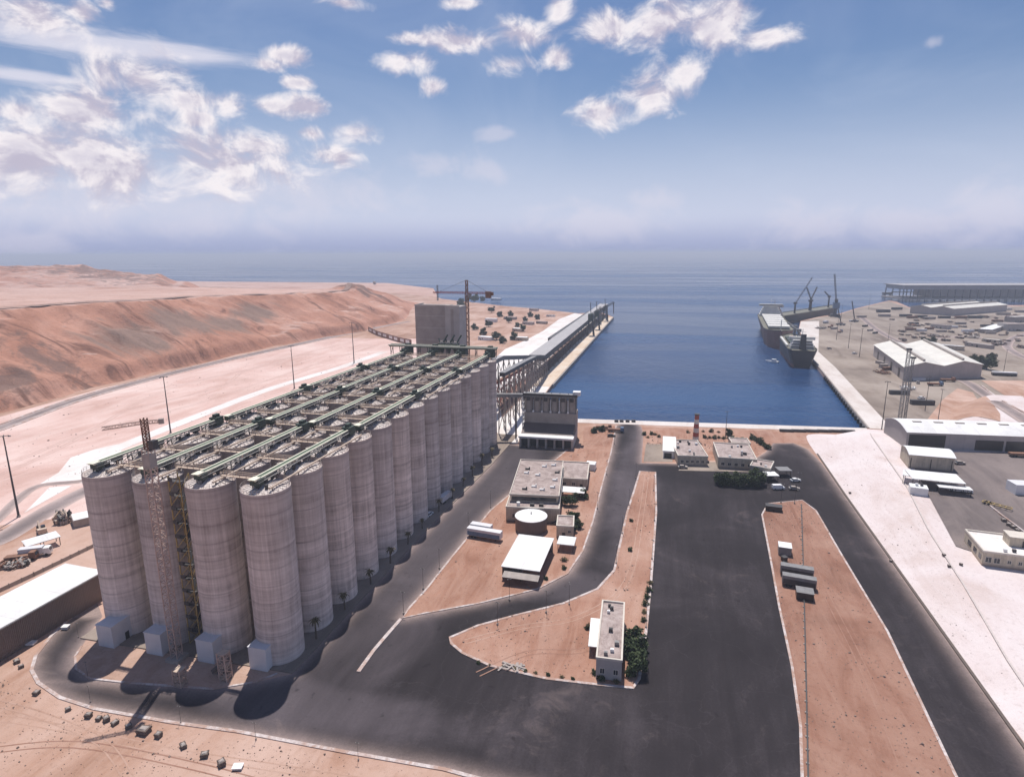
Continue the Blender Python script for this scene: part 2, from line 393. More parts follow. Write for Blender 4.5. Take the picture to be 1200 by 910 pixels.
# ------------------------------------------------------------------ ground sheets
def segdist(px, py, ax, ay, bx, by):
    dx, dy = bx-ax, by-ay; L = dx*dx+dy*dy
    t = 0 if L == 0 else max(0, min(1, ((px-ax)*dx+(py-ay)*dy)/L))
    return math.hypot(px-ax-t*dx, py-ay-t*dy)
def smooth_poly(pts, closed=True, n=4):
    out = []; N = len(pts)
    for i in range(N if closed else N-1):
        p0 = pts[(i-1) % N] if closed or i > 0 else pts[i]; p1 = pts[i]; p2 = pts[(i+1) % N]
        p3 = pts[(i+2) % N] if closed or i+2 < N else p2
        for k in range(n):
            t = k/n
            out.append(tuple(.5*((2*b)+(-a+c)*t+(2*a-5*b+4*c-d)*t*t+(-a+3*b-3*c+d)*t**3) for a, b, c, d in zip(p0, p1, p2, p3)))
    if not closed: out.append(tuple(pts[-1]))
    return out
def sheet(name, poly, z, mat, thick=0, maxe=None):
    """a flat sheet (with a skirt of the given depth) cut to an outline given in metres"""
    poly = [tuple(p[:2]) for p in poly]
    tris = tessellate_polygon([[Vector((x, y, 0)) for x, y in poly]])
    bm = bmesh.new(); vs = [bm.verts.new((x, y, z)) for x, y in poly]
    for t in tris:
        try: bm.faces.new([vs[i] for i in t])
        except ValueError: pass
    if maxe:
        for _ in range(6):
            es = [e for e in bm.edges if e.calc_length() > maxe]
            if not es or len(bm.verts) > 30000: break
            bmesh.ops.subdivide_edges(bm, edges=es, cuts=1, use_grid_fill=False)
            bmesh.ops.triangulate(bm, faces=[f for f in bm.faces if len(f.verts) > 3])
    if thick:
        n = len(poly); lo = [bm.verts.new((x, y, z-thick)) for x, y in poly]
        be = {}
        for i in range(n):
            j = (i+1) % n
            if not maxe:
                try: bm.faces.new((vs[j], vs[i], lo[i], lo[j]))
                except ValueError: pass
    bmesh.ops.recalc_face_normals(bm, faces=bm.faces)
    for f in bm.faces:
        if abs(f.normal.z) > .5 and f.normal.z < 0: f.normal_flip()
    me = bpy.data.meshes.new(name); bm.to_mesh(me); bm.free(); me.materials.append(M[mat])
    if maxe:
        at = me.attributes.new('edge', 'FLOAT', 'POINT'); n = len(poly)
        at.data.foreach_set('value', [min(segdist(v.co.x, v.co.y, *poly[i], *poly[(i+1) % n]) for i in range(n)) for v in me.vertices])
    o = bpy.data.objects.new(name, me); C.objects.link(o); return structure(o)
def strip(name, line, w, z, mat, h=0, attr=False, zf=None, closed=False):
    """a ribbon along a line of metres; h > 0 makes it a raised kerb"""
    pts = [Vector((p[0], p[1], 0)) for p in line]; mb = MB(); L = []; n = len(pts); es = []
    for i, p in enumerate(pts):
        a = pts[(i-1) % n] if closed else pts[max(0, i-1)]; b = pts[(i+1) % n] if closed else pts[min(n-1, i+1)]
        d = (b-a).normalized(); q = Vector((-d.y, d.x, 0))*w/2
        L.append((p+q, p-q))
    for i in range(n if closed else n-1):
        (a, b), (c, d) = L[i], L[(i+1) % n]
        def Zf(v, e=0): return (v.x, v.y, (zf(v.x, v.y) if zf else 0)+z+e)
        if h: mb.hexa([Zf(b), Zf(d), Zf(c), Zf(a)], [Zf(b, h), Zf(d, h), Zf(c, h), Zf(a, h)])
        elif attr:
            m0, m1 = (a+b)/2, (c+d)/2
            mb.face([Zf(b), Zf(d), Zf(m1), Zf(m0)]); mb.face([Zf(m0), Zf(m1), Zf(c), Zf(a)]); es += [0, 0, w/2, w/2, w/2, w/2, 0, 0]
        else: mb.face([Zf(b), Zf(d), Zf(c), Zf(a)])
    o = mb.build(name, mat)
    if attr:
        at = o.data.attributes.new('edge', 'FLOAT', 'POINT'); at.data.foreach_set('value', es)
    return structure(o)
def G(pts, z=0): return [tuple(U(x, y, z)[:2]) for x, y in pts]

SEA = -3.0
coast = [(-5000, -1500), (5000, -1500), (5000, 1320)] + G([(1260, 357), (1120, 358), (1066, 360), (1050, 353), (1042, 352), (1004, 361), (985, 367), (960, 371), (938, 376), (936, 385)]) + [(229, 540)] + \
    [(224, 470), (207.5, 262), (10, 239), (6, 339), (4.5, 868), (-22, 940), (-60, 918), (-150, 990), (-215, 1030), (-300, 1100), (-410, 1190), (-480, 1290), (-700, 1400), (-1000, 1480), (-1500, 1600), (-5000, 3000)]
sheet('ground', coast, 0, 'ground', thick=9)
m, nt, b = newmat('sea_water'); p = position(nt)
w1 = noise(nt, mapped(nt, p, (1, .55, 1), (0, 0, .4)), .16, 6, .62, .4); w2 = noise(nt, p, .012, 4, .6)
st = noise(nt, mapped(nt, p, (.18, 1, 1), (0, 0, .12)), .0035, 6, .65, 1.2)
nt.links.new(ramp(nt, st, [(.38, (.006, .028, .085)), (.52, (.012, .045, .125)), (.66, (.032, .085, .19))]), b.inputs['Base Color'])
rr = nd(nt, 'ShaderNodeMapRange'); nt.links.new(st, rr.inputs[0]); rr.inputs[1].default_value = .36; rr.inputs[2].default_value = .68; rr.inputs[3].default_value = .06; rr.inputs[4].default_value = .42; nt.links.new(rr.outputs[0], b.inputs['Roughness'])
b.inputs['IOR'].default_value = 1.33; b.inputs['Specular IOR Level'].default_value = .32
bump(nt, b, math_(nt, 'ADD', w1, math_(nt, 'MULTIPLY', w2, .6)), .9, .9)
M['sea'] = m
mb = MB(); S = 26000
mb.face([(-S, -300, SEA), (S, -300, SEA), (S, S, SEA), (-S, S, SEA)]); structure(mb.build('sea', 'sea'))

# ---- hill west of the silos : a height field
from mathutils import noise as mn
def ss(a, b, x):
    t = max(0, min(1, (x-a)/(b-a))); return t*t*(3-2*t)
HB = [(-400, -300), (0, -308), (158, -316), (244, -330), (360, -327), (548, -314), (615, -290), (718, -297), (766, -305), (939, -356), (1096, -402), (1273, -458), (1600, -600), (4000, -3000)]
HT = [(100, 58), (250, 57), (400, 55), (600, 49), (760, 41), (850, 38), (1100, 36)]
def lerp_table(T, y, a, b):
    if y <= T[0][a]: return T[0][b]
    for p, q in zip(T, T[1:]):
        if y <= q[a]: return p[b] + (q[b]-p[b])*(y-p[a])/(q[a]-p[a])
    return T[-1][b]
def hbx(y): return lerp_table(HB, y, 0, 1) - 9
def hill(x, y):
    s = hbx(y) - x
    if s < -20: return -1.0
    v = Vector((x*.006, y*.006, 0)); v2 = Vector((x*.03, y*.03, 3))
    g = mn.fractal(v, 1.0, 2.0, 5); f = mn.fractal(v2, .9, 2.1, 4)
    H = lerp_table(HT, y, 0, 1)
    sw = s + 16*g
    wd = 105 + 26*mn.noise(Vector((0, y*.011, 5)))
    k = max(0, min(1, sw/wd))
    prof = .16*min(1, k/.10) + .84*max(0, (k-.05)/.95)**.95
    gul = mn.ridged_multi_fractal(Vector((x*.005, y*.028 + .35*g, 1.3)), .9, 2.1, 5, 1.0, 2.0)
    h = H*min(1, prof)
    on = ss(0, 20, s)*(1-ss(wd*.95, wd*1.12, sw))
    h += on*((gul-1.15)*2.6*ss(.02, .3, k) + f*1.5 + 3.0*g)
    h -= 3.2*max(0, mn.noise(Vector((x*.012, y*.03, 9))) - .05)*on*4*ss(.05, .3, k)*(1-ss(.6, .95, k))
    top = ss(wd*.95, wd*1.3, sw)
    h += top*(1.0*g + .35*f) + 5*ss(150, 420, s)*ss(500, 800, y)
    t = (x+452)*-.654+(y-982)*.757; u = (x+452)*-.757+(y-982)*-.654
    cont = ss(300, 372, u)
    h *= 1 - ss(0, 55, t)*(1-cont)
    h *= 1 - .22*cont*ss(60, 300, t)
    q = math.exp(-((u-61)/52)**2-((t+66)/34)**2)
    h += q*(11+9*mn.noise(v2*1.4)+4*f)
    # headland ridge
    ax, ay, bx_, by_ = -1700, 840, -1080, 1170
    d = segdist(x, y, ax, ay, bx_, by_)
    h += cont*max(0, 1-d/260)**.9*(24+26*ss(400, 720, u)+9*g+4*f)*ss(380, 420, u)
    h *= 1 - ss(690, 740, t)
    return h*ss(-6, 8, s) - .5
def heightfield(name, x0, x1, y0, y1, nx, ny, f, mat, skirt=True):
    vs = []; fs = []
    for j in range(ny+1):
        for i in range(nx+1):
            u, w = i/nx, j/ny
            x = x0(w) + (x1(w)-x0(w))*u; y = y0 + (y1-y0)*w
            vs.append((x, y, f(x, y)))
    for j in range(ny):
        for i in range(nx):
            a = j*(nx+1)+i; fs.append((a, a+1, a+nx+2, a+nx+1))
    me = bpy.data.meshes.new(name); me.from_pydata(vs, [], fs); me.materials.append(M[mat])
    me.polygons.foreach_set('use_smooth', [True]*len(fs)); me.update()
    o = bpy.data.objects.new(name, me); C.objects.link(o); return structure(o)
def hillmat():
    m, nt, b = newmat('hill_rock'); p = position(nt)
    a = noise(nt, p, .008, 7, .62, .7); s = noise(nt, mapped(nt, p, (1, 3.2, 1)), .012, 8, .66, 1.4); f = noise(nt, p, .35, 6, .75)
    c = ramp(nt, a, [(.33, (.36, .165, .105)), (.5, (.49, .25, .175)), (.66, (.58, .34, .26))])
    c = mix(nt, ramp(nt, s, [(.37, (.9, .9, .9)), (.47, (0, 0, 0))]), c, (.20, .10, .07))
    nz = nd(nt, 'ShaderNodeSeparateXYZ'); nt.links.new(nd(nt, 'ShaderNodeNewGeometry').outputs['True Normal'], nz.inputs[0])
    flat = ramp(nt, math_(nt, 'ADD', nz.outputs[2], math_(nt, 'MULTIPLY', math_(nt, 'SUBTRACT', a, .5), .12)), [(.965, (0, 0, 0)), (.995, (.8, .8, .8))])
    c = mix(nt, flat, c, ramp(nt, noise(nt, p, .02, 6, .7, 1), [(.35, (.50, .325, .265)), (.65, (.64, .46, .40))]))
    # grey patches on the flank
    msk = None
    for (x, y, rx, ry) in ((-385, 330, 34, 46), (-395, 395, 30, 36), (-385, 452, 26, 40), (-400, 520, 22, 40)):
        v = nd(nt, 'ShaderNodeVectorMath', operation='SUBTRACT'); nt.links.new(p, v.inputs[0]); v.inputs[1].default_value = (x, y, 25)
        w = nd(nt, 'ShaderNodeVectorMath', operation='DIVIDE'); nt.links.new(v.outputs[0], w.inputs[0]); w.inputs[1].default_value = (rx, ry, 60)
        l = nd(nt, 'ShaderNodeVectorMath', operation='LENGTH'); nt.links.new(w.outputs[0], l.inputs[0])
        q = math_(nt, 'SUBTRACT', 1.25, l.outputs['Value'])
        msk = q if msk is None else math_(nt, 'MAXIMUM', msk, q)
    msk = math_(nt, 'ADD', msk, math_(nt, 'MULTIPLY', math_(nt, 'SUBTRACT', s, .5), 3.2))
    c = mix(nt, ramp(nt, msk, [(.15, (0, 0, 0)), (.75, (.8, .8, .8))]), c, (.225, .165, .135))
    c = mix(nt, .7, c, ramp(nt, f, [(.3, (.68, .66, .64)), (.5, (1, 1, 1))]), 'MULTIPLY')
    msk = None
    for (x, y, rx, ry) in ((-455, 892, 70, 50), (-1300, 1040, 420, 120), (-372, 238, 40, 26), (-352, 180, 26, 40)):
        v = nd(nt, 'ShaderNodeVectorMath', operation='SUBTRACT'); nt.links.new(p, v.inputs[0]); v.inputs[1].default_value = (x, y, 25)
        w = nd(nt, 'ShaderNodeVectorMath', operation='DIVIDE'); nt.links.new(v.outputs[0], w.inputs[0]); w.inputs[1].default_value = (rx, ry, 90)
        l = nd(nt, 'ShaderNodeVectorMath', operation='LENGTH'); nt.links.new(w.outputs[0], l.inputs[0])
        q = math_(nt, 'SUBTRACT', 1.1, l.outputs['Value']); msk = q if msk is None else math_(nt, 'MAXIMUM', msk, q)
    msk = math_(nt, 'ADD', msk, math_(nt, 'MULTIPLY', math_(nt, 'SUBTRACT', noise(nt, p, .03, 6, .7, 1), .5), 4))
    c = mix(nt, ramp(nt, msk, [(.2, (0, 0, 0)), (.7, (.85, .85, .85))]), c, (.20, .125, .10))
    nt.links.new(c, b.inputs['Base Color']); b.inputs['Roughness'].default_value = .96; b.inputs['Specular IOR Level'].default_value = .1
    bump(nt, b, math_(nt, 'ADD', s, math_(nt, 'MULTIPLY', f, .5)), 1.0, 2.6)
    return m
M['hill'] = hillmat()
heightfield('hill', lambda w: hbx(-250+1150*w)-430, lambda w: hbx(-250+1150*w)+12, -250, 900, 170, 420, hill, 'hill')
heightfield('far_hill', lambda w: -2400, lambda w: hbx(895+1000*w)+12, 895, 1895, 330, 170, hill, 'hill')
cr = [];
for k in range(90):
    yy = 60 + k*9.5; wd = 105 + 26*mn.noise(Vector((0, yy*.011, 5)))
    cr.append((hbx(yy)-wd*1.12-4, yy))
cr = smooth_poly(cr[::3], False, 5)
strip('crest_road', cr, 9, 1.2, 'crest', zf=hill)
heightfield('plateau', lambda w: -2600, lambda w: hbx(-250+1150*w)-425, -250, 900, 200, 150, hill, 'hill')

# ---- raised ground east of the road
TE = [(-200, 170), (-60, 172), (0, 174.5), (38, 177), (72, 181), (107, 184), (148, 190), (215, 195), (232, 198), (300, 205)]
def tex(y):
    for (y0, x0), (y1, x1) in zip(TE, TE[1:]):
        if y <= y1: return x0 + (x1-x0)*max(0, (y-y0)/(y1-y0))
    return TE[-1][1]
def bank(x, y):
    g = 1 + 8*max(0, min(1, y/215))
    t = ss(0, 1, (x-168.6)/max(2, tex(y)-168.6)); lin = max(0, min(1, (x-168.6)/max(2, tex(y)-168.6)))
    h = g*(.7*lin+.3*t)
    if y > 248 and x < 214 + max(0, y-262)*.09: return -9
    if y > 226: h *= 1 - ss(226, 246, y)
    e = ss(238, 262, x-.55*(y-262))*(1-ss(330, 360, y))*ss(228, 262, y)
    h = max(h, e*9.5)
    return h - .12 + (.12 if 0 else 0)
def bankz(x, y): return max(0, bank(x, y))
heightfield('embankment', lambda w: 167, lambda w: 520, -160, 372, 150, 230, bank, 'slope')

# ---- asphalt and islands
main = [(112, 700), (85, 722), (60, 745), (42, 768), (37, 785), (45, 800), (70, 817), (110, 830), (200, 846), (280, 857), (400, 880), (520, 901), (610, 925), (760, 960), (1240, 960),
        'E', (930, 519), (906, 519), (897, 530), (880, 540), (840, 542), (790, 543), (752, 542), (754, 510), (752, 500), (745, 495), (732, 494), (722, 499),
        (716, 530), (705, 570), (695, 610), (683, 645), (665, 672), (630, 690), (560, 707), (500, 718), (472, 724), (480, 712), (500, 690), (530, 652), (548, 630), (575, 598), (600, 577), (640, 548), (665, 527), (588, 519)]
padline = [(12.5, 150), (9.2, 76), (8.2, 20), (7.6, -6.6)]
k_ = main.index('E')
main_m = G(main[:k_]) + [(168.2, -60), (168.2, 100), (168.2, 190), (166, 212)] + G(main[k_+1:]) + padline + G([(300, 799), (250, 807), (150, 800), (105, 795), (89, 783), (88, 769), (96, 757), (108, 738), (120, 722)])
sheet('asphalt_road', main_m, .02, 'asphalt', maxe=9)
i1 = G([(527, 747), (560, 733), (600, 722), (660, 707), (700, 690), (720, 668), (726, 640), (735, 600), (743, 575), (750, 552), (768, 553), (769, 600), (763, 680), (757, 740), (749, 795), (742, 806), (700, 802), (640, 795), (575, 780), (542, 765), (529, 754)])
i3 = G([(893, 603), (900, 590), (940, 586), (956, 598), (985, 648), (1040, 740), (1118, 905), (1150, 965), (942, 965), (940, 912), (938, 850), (928, 780), (913, 710), (903, 655)])
i2 = G([(722, 499), (716, 530), (705, 570), (695, 610), (683, 645), (665, 672), (630, 690), (560, 707), (500, 718), (472, 724), (480, 712), (500, 690), (530, 652), (548, 630), (575, 598), (600, 577), (640, 548), (665, 527), (683, 520), (684, 500)])
for nme, pl in (('sand_island', i1), ('sand_verge', i3), ('sand_plot', i2)):
    sheet(nme, pl, .14, 'verge' if nme == 'sand_verge' else 'island', thick=.14)
kz = .02
strip('kerb', i1, .75, kz, 'kerb', .2, closed=True)
strip('kerb', i3[:10]+i3[10:], .6, kz, 'kerb', .2, closed=True)
strip('kerb', i2[:18], .6, kz, 'kerb', .2)
strip('kerb', G([(470, 725), (455, 742), (438, 762), (420, 787)]), 1.0, kz, 'kerb', .2)
strip('kerb', G([(112, 700), (85, 722), (60, 745), (42, 768), (37, 785), (45, 800), (70, 817), (110, 830), (200, 846), (280, 857), (400, 880), (520, 901), (610, 925)]), .8, kz, 'kerb', .16)
strip('kerb', [(168.4, -160), (168.4, 150), (169, 205)], .7, .0, 'rock', .35)
# silo apron
sheet('silo_pad', [(-56, -8.4), (7.6, -6.6), (8.2, 20), (9.2, 76), (12.5, 150), (13, 200), (-56, 200)], .3, 'yard', thick=.3)
sheet('brown_ground', G([(300, 799), (250, 807), (150, 800), (105, 795), (89, 783), (88, 769), (96, 757)]) + [(-50, -8.45), (7.5, -6.7)], .10, 'padsoil', thick=.1)
strip('kerb', G([(325, 789), (300, 799), (250, 807), (150, 800), (105, 795), (89, 783), (88, 769), (96, 757)]), .5, .03, 'kerb', .2)
# quay strip, aprons, yards
sheet('quay', [(10, 239.5), (207, 262.5), (207, 254), (120, 243), (10, 231)], .10, 'quayconc', thick=.1)
sheet('quay_road', G([(752, 500), (1000, 508), (1012, 516), (960, 520), (930, 519), (905, 524), (880, 538), (790, 541), (752, 542)]), .012, 'island')
sheet('forecourt', G([(757, 520), (790, 520), (788, 541), (754, 541)]), .03, 'yard')
sheet('forecourt', G([(800, 541), (890, 541), (890, 553), (795, 551)]), .035, 'yard')
sheet('white_apron', G([(589, 518), (607, 520)]) + [(9.5, 232), (5.5, 339), (4, 480), (-10, 600), (-16, 865)] + G([(673, 367), (655, 374), (636, 388), (615, 399), (592, 409), (574, 425)]) + [(-60, 260), (-30, 215), (0, 203)], .06, 'apron', thick=.06)
sheet('conveyor_shade', G([(584, 464), (628, 434), (660, 404), (698, 374), (702, 375), (668, 409), (640, 437), (588, 490)]), .10, 'brown')  # dark sheet painting the conveyors' shadow and steel onto the apron
for ln in ([(208.0, 262.8), (224.7, 470), (229.7, 540)], [(10.5, 239.0), (207, 261.9)], [(6.4, 339), (4.9, 868)]):
    strip('quay_wall', ln, 1.2, -7, 'concd', 7.0)
sheet('pier_deck', [(5.9, 330), (4.2, 866), (-9, 866), (-8, 330)], .12, 'deck', thick=.12)
sheet('port_yard', [(208.5, 262), (224.5, 470), (229.5, 540)] + G([(937, 385), (939, 377), (960, 372), (985, 368), (1004, 362), (1042, 353), (1066, 361), (1200, 359), (1330, 400), (1300, 470)]) + [(420, 330), (300, 290), (255, 262)], .05, 'yard')
sheet('quay_edge', [(208, 262.5), (224.2, 470), (229.2, 540)] + G([(936.6, 385), (938.6, 376.6), (960, 376)]) + [(243, 560), (238, 470), (221, 262)], .10, 'quayconc', thick=.1)
strip('kerb', [(208.2, 262.5), (224.4, 470), (229.3, 540)], 1.0, .1, 'concd', .35)
# roads of the port yard
def pxroad(pts, w, mat='asphalt_old', z=.08, n=5, name='road'):
    return strip(name, smooth_poly(G(pts), False, n), w, z, mat, attr=True)
pxroad([(1010, 372), (1030, 388), (1065, 405), (1110, 415)], 9)
pxroad([(1055, 408), (1090, 398), (1130, 394), (1170, 400), (1205, 408)], 7, z=.11)
pxroad([(1215, 388), (1190, 395), (1180, 405), (1192, 415), (1215, 424)], 9, z=.14)
def onbank(pts, n=8):
    out = []
    for px, py in smooth_poly(pts, False, n):
        z = 0
        for _ in range(12):
            q = U(px, py, z); z = bankz(q.x, q.y)
        out.append((q.x, q.y))
    return out
strip('bank_road', onbank([(1128, 446), (1140, 452), (1160, 466), (1185, 482), (1210, 498)]), 9, .35, 'asphalt_old', attr=True, zf=bankz)
strip('kerb', onbank([(1150, 452), (1175, 470), (1205, 486)]), 1.2, .3, 'kerb', .3, zf=bankz)
def bsheet(name, pts, mat, z=.12, step=6):
    """sheet lying on the raised ground, cut from a grid inside an outline"""
    pl = []
    for px, py in pts:
        zz = 5
        for _ in range(15):
            q = U(px, py, zz); zz = bankz(q.x, q.y)
        pl.append((q.x, q.y))
    tris = tessellate_polygon([[Vector((x, y, 0)) for x, y in pl]])
    bm = bmesh.new(); vs = [bm.verts.new((x, y, 0)) for x, y in pl]
    for t in tris: bm.faces.new([vs[i] for i in t])
    for _ in range(6):
        es = [e for e in bm.edges if e.calc_length() > step]
        if not es: break
        bmesh.ops.subdivide_edges(bm, edges=es, cuts=1); bmesh.ops.triangulate(bm, faces=[f for f in bm.faces if len(f.verts) > 3])
    for v in bm.verts: v.co.z = bankz(v.co.x, v.co.y)+z
    for f in bm.faces:
        f.normal_update()
        if f.normal.z < 0: f.normal_flip()
    me = bpy.data.meshes.new(name); bm.to_mesh(me); bm.free(); me.materials.append(M[mat])
    o = bpy.data.objects.new(name, me); C.objects.link(o); return structure(o)
bsheet('upper_yard', [(1062, 530), (1215, 530), (1215, 655), (1150, 650), (1120, 640), (1085, 575)], 'yarddark', .2)
bsheet('sand_bank', [(1085, 494), (1105, 468), (1122, 455), (1140, 460), (1172, 485), (1172, 494)], 'ground', .25)
bsheet('sand_bank', [(1150, 446), (1215, 446), (1215, 480), (1180, 465)], 'ground', .22)
# west of the silos
strip('foot_road', smooth_poly(G([(-60, 519), (0, 501), (110, 462), (250, 425.5), (390, 394.5), (440, 384), (480, 376.5)]), False, 6), 9, .06, 'asphalt_old', attr=True)
for dy in (-6, 4):
    strip('kerb', [(x+(2.6 if dy > 0 else -2.6)*2.2, y) for x, y in smooth_poly(G([(-60, 519), (0, 501), (110, 462), (250, 425.5), (390, 394.5), (440, 384)]), False, 6)], 1.6, .08, 'kerb', .25)
sheet('sand_flat', [(-322, 40), (-318, 158), (-329, 244), (-328, 360), (-316, 540), (-200, 560), (-120, 420), (-90, 250), (-85, 100), (-120, 60), (-180, 20)], .02, 'pink')
strip('pale_road', smooth_poly(G([(60, 566), (95, 545), (140, 524), (220, 492), (315, 456), (400, 430), (450, 412)]), False, 6), 9, .10, 'apron')
sheet('pale_apron', G([(60, 564), (83, 536), (112, 526), (140, 520), (150, 560), (100, 566)]), .09, 'apron')
sheet('pale_apron', G([(28, 601), (58, 571), (84, 569)]), .09, 'apron')
pxroad([(-25, 640), (0, 632), (40, 608), (80, 585), (130, 562), (170, 545)], 10, z=.07)
pxroad([(-20, 622), (0, 606), (20, 586), (46, 569), (92, 564), (130, 556)], 4.5, z=.11)

M['stone'] = plain('loose_stone', (.30, .22, .18), .95, var=.4, sc=2)
M['stonepale'] = plain('pale_stone', (.55, .48, .45), .95, var=.3, sc=2)
def inside(x, y, pl):
    c = False; n = len(pl)
    for i in range(n):
        (x0, y0), (x1, y1) = pl[i][:2], pl[i-1][:2]
        if (y0 > y) != (y1 > y) and x < (x1-x0)*(y-y0)/(y1-y0)+x0: c = not c
    return c
def stones(name, pl, n, smin, smax, mat, zf, seed):
    rg = random.Random(seed); mb = MB(); xs = [q[0] for q in pl]; ys = [q[1] for q in pl]; k = 0
    while k < n:
        x, y = rg.uniform(min(xs), max(xs)), rg.uniform(min(ys), max(ys))
        if not inside(x, y, pl): continue
        if mn.noise(Vector((x*.06, y*.06, seed))) < rg.uniform(-.5, .3): continue
        k += 1; s_ = rg.uniform(smin, smax)*(1 if rg.random() < .93 else 2); z = zf(x, y) if callable(zf) else zf
        a = rg.uniform(0, 1.5); lo = [(x+math.cos(a+t*1.57)*s_*rg.uniform(.6, 1.1), y+math.sin(a+t*1.57)*s_*rg.uniform(.6, 1.1), z-.05) for t in range(4)]
        hi = [(x+(u-x)*.55, y+(v-y)*.55, z+s_*rg.uniform(.5, .9)) for u, v, w_ in lo]; mb.hexa(lo, hi)
    o = mb.build(name, mat); o['kind'] = 'stuff'; return o
stones('gravel', i1, 600, .08, .24, 'stone', .14, 1); stones('gravel', i2, 600, .08, .24, 'stone', .14, 2); stones('gravel', i3, 1000, .08, .25, 'stone', .14, 3)
stones('gravel', G([(-20, 790), (40, 806), (200, 850), (400, 885), (610, 932), (640, 1010), (-120, 1010)]), 1500, .07, .2, 'stone', 0, 4)
stones('gravel', [(169, -60), (173, -60), (178, 40), (185, 107), (194, 200), (169, 200)], 350, .08, .2, 'stonepale', bankz, 5)
stones('gravel', [(-318, 60), (-312, 300), (-310, 500), (-210, 500), (-110, 300), (-120, 60)], 700, .15, .38, 'stone', .02, 6)
stones('gravel', G([(757, 512), (900, 512), (890, 535), (757, 520)]), 300, .15, .4, 'stone', .02, 7)
M['track'] = sandmat('wheel_track', (.30, .165, .12), (.25, .13, .09), (.36, .22, .17), .03)
M['trackbank'] = sandmat('bank_wheel_track', (.58, .485, .465), (.52, .42, .40), (.63, .54, .52), .05)
M['trackflat'] = sandmat('flat_wheel_track', (.52, .35, .30), (.46, .30, .25), (.60, .44, .39), .03)
M['trackpale'] = sandmat('pale_wheel_track', (.42, .265, .20), (.36, .21, .155), (.48, .33, .27), .03)
def wheel_tracks(pts, mat, z, gap=1.7, w=.45):
    ln = [Vector((*q, 0)) for q in smooth_poly(G(pts), False, 6)]
    for sg in (-1, 1):
        o = []
        for i, q in enumerate(ln):
            d = (ln[min(i+1, len(ln)-1)]-ln[max(0, i-1)]).normalized(); o.append((q.x-d.y*sg*gap/2, q.y+d.x*sg*gap/2))
        strip('wheel_track', o, w, z, mat)
wheel_tracks([(-20, 838), (60, 850), (200, 880), (330, 900), (480, 925)], 'trackpale', .015, 1.7, .3)
wheel_tracks([(-20, 880), (90, 872), (240, 900), (380, 940)], 'track', .02, 1.7, .3)
wheel_tracks([(-20, 820), (40, 835), (120, 870), (160, 930)], 'trackpale', .025, 1.7, .3)
wheel_tracks([(545, 752), (610, 735), (680, 722), (735, 680), (752, 600), (758, 556)], 'trackpale', .16, 1.7, .3)
wheel_tracks([(560, 790), (620, 765), (690, 760), (720, 720)], 'track', .165, 1.7, .3)
wheel_tracks([(925, 600), (960, 680), (1010, 780), (1060, 900)], 'track', .16, 1.7, .3)
wheel_tracks([(20, 540), (110, 505), (240, 470), (360, 430), (440, 405)], 'trackflat', .05, 2.2, .8)
wheel_tracks([(-10, 560), (80, 520), (200, 455), (330, 425)], 'trackflat', .055, 2.2, .7)
wheel_tracks([(150, 480), (260, 452), (300, 430), (420, 398)], 'trackflat', .06, 2.2, .7)
strip('embankment_edge', [(x, y) for y, x in [(yy, tex(yy)+.3) for yy in range(-40, 222, 6)]], .5, .10, 'stonepale', .2, zf=bank)
# ------------------------------------------------------------------ silos
SX, SY, SR, SH = 15.8437, 14.0, 5.7442, 45.4912
FILES = ['desert side file', 'second file from the desert', 'second file from the road', 'road side file']
sp = thing('grain_silo', '', 'silo', group='concrete grain silos of the four-file block')
mb = MB(); n = 48; ring = []
prof = [(0, SR), (SH-2.6, SR), (SH-2.55, SR+.07), (SH-.02, SR+.07), (SH, SR-.1), (SH-.1, SR-.75)]
for k in range(len(prof)-1):
    (z0, r0), (z1, r1) = prof[k], prof[k+1]
    zz = [z0+(z1-z0)*i/12 for i in range(13)] if k == 0 else [z0, z1]
    for za, zb in zip(zz, zz[1:]):
        ra = r0+(r1-r0)*(za-z0)/max(1e-6, z1-z0) if z1 != z0 else r0; rb = r0+(r1-r0)*(zb-z0)/(z1-z0) if z1 != z0 else r1
        if k >= 3: ra, rb = r0, r1
        for i in range(n):
            a, b2 = 2*math.pi*i/n, 2*math.pi*(i+1)/n
            mb.face([(ra*math.cos(a), ra*math.sin(a), za), (ra*math.cos(b2), ra*math.sin(b2), za), (rb*math.cos(b2), rb*math.sin(b2), zb), (rb*math.cos(a), rb*math.sin(a), zb)])
def weld(o, sm=True):
    bm = bmesh.new(); bm.from_mesh(o.data); bmesh.ops.remove_doubles(bm, verts=bm.verts, dist=.001); bmesh.ops.recalc_face_normals(bm, faces=bm.faces)
    for f in bm.faces: f.smooth = sm
    for e in bm.edges:
        if len(e.link_faces) == 2 and e.calc_face_angle(0) > R(30): e.smooth = False
    bm.to_mesh(o.data); bm.free(); return o
weld(mb.build('wall', 'silo', sp))
mb = MB(); mb.cone((0, 0, SH-.12), (0, 0, SH+.95), SR-.7, .8, 40, cap=False); mb.cone((0, 0, SH+.95), (0, 0, SH+1.0), .8, .01, 40, cap=False)
for i in range(20):
    t = 2*math.pi*i/20; c, s = math.cos(t), math.sin(t)
    mb.bar((c*(SR-.75), s*(SR-.75), SH-.02), (c*.9, s*.9, SH+1.0), .16, .14)
rf = mb.build('roof', 'siloroof', sp)
mb = MB(); mb.cone((0, 0, SH+.95), (0, 0, SH+1.9), .55, .55, 12); mb.build('cap', 'steel', rf)
mb = MB(); mb.cone((2.6, 1.3, SH+.4), (2.6, 1.3, SH+1.5), .4, .4, 10); mb.build('vent_pipe', 'steel', rf)
mb = MB(); mb.box(-3.4, -2.6, -1.6, -.8, SH+.3, SH+1.3); mb.build('hatch', 'steelg', rf)
mb = MB()
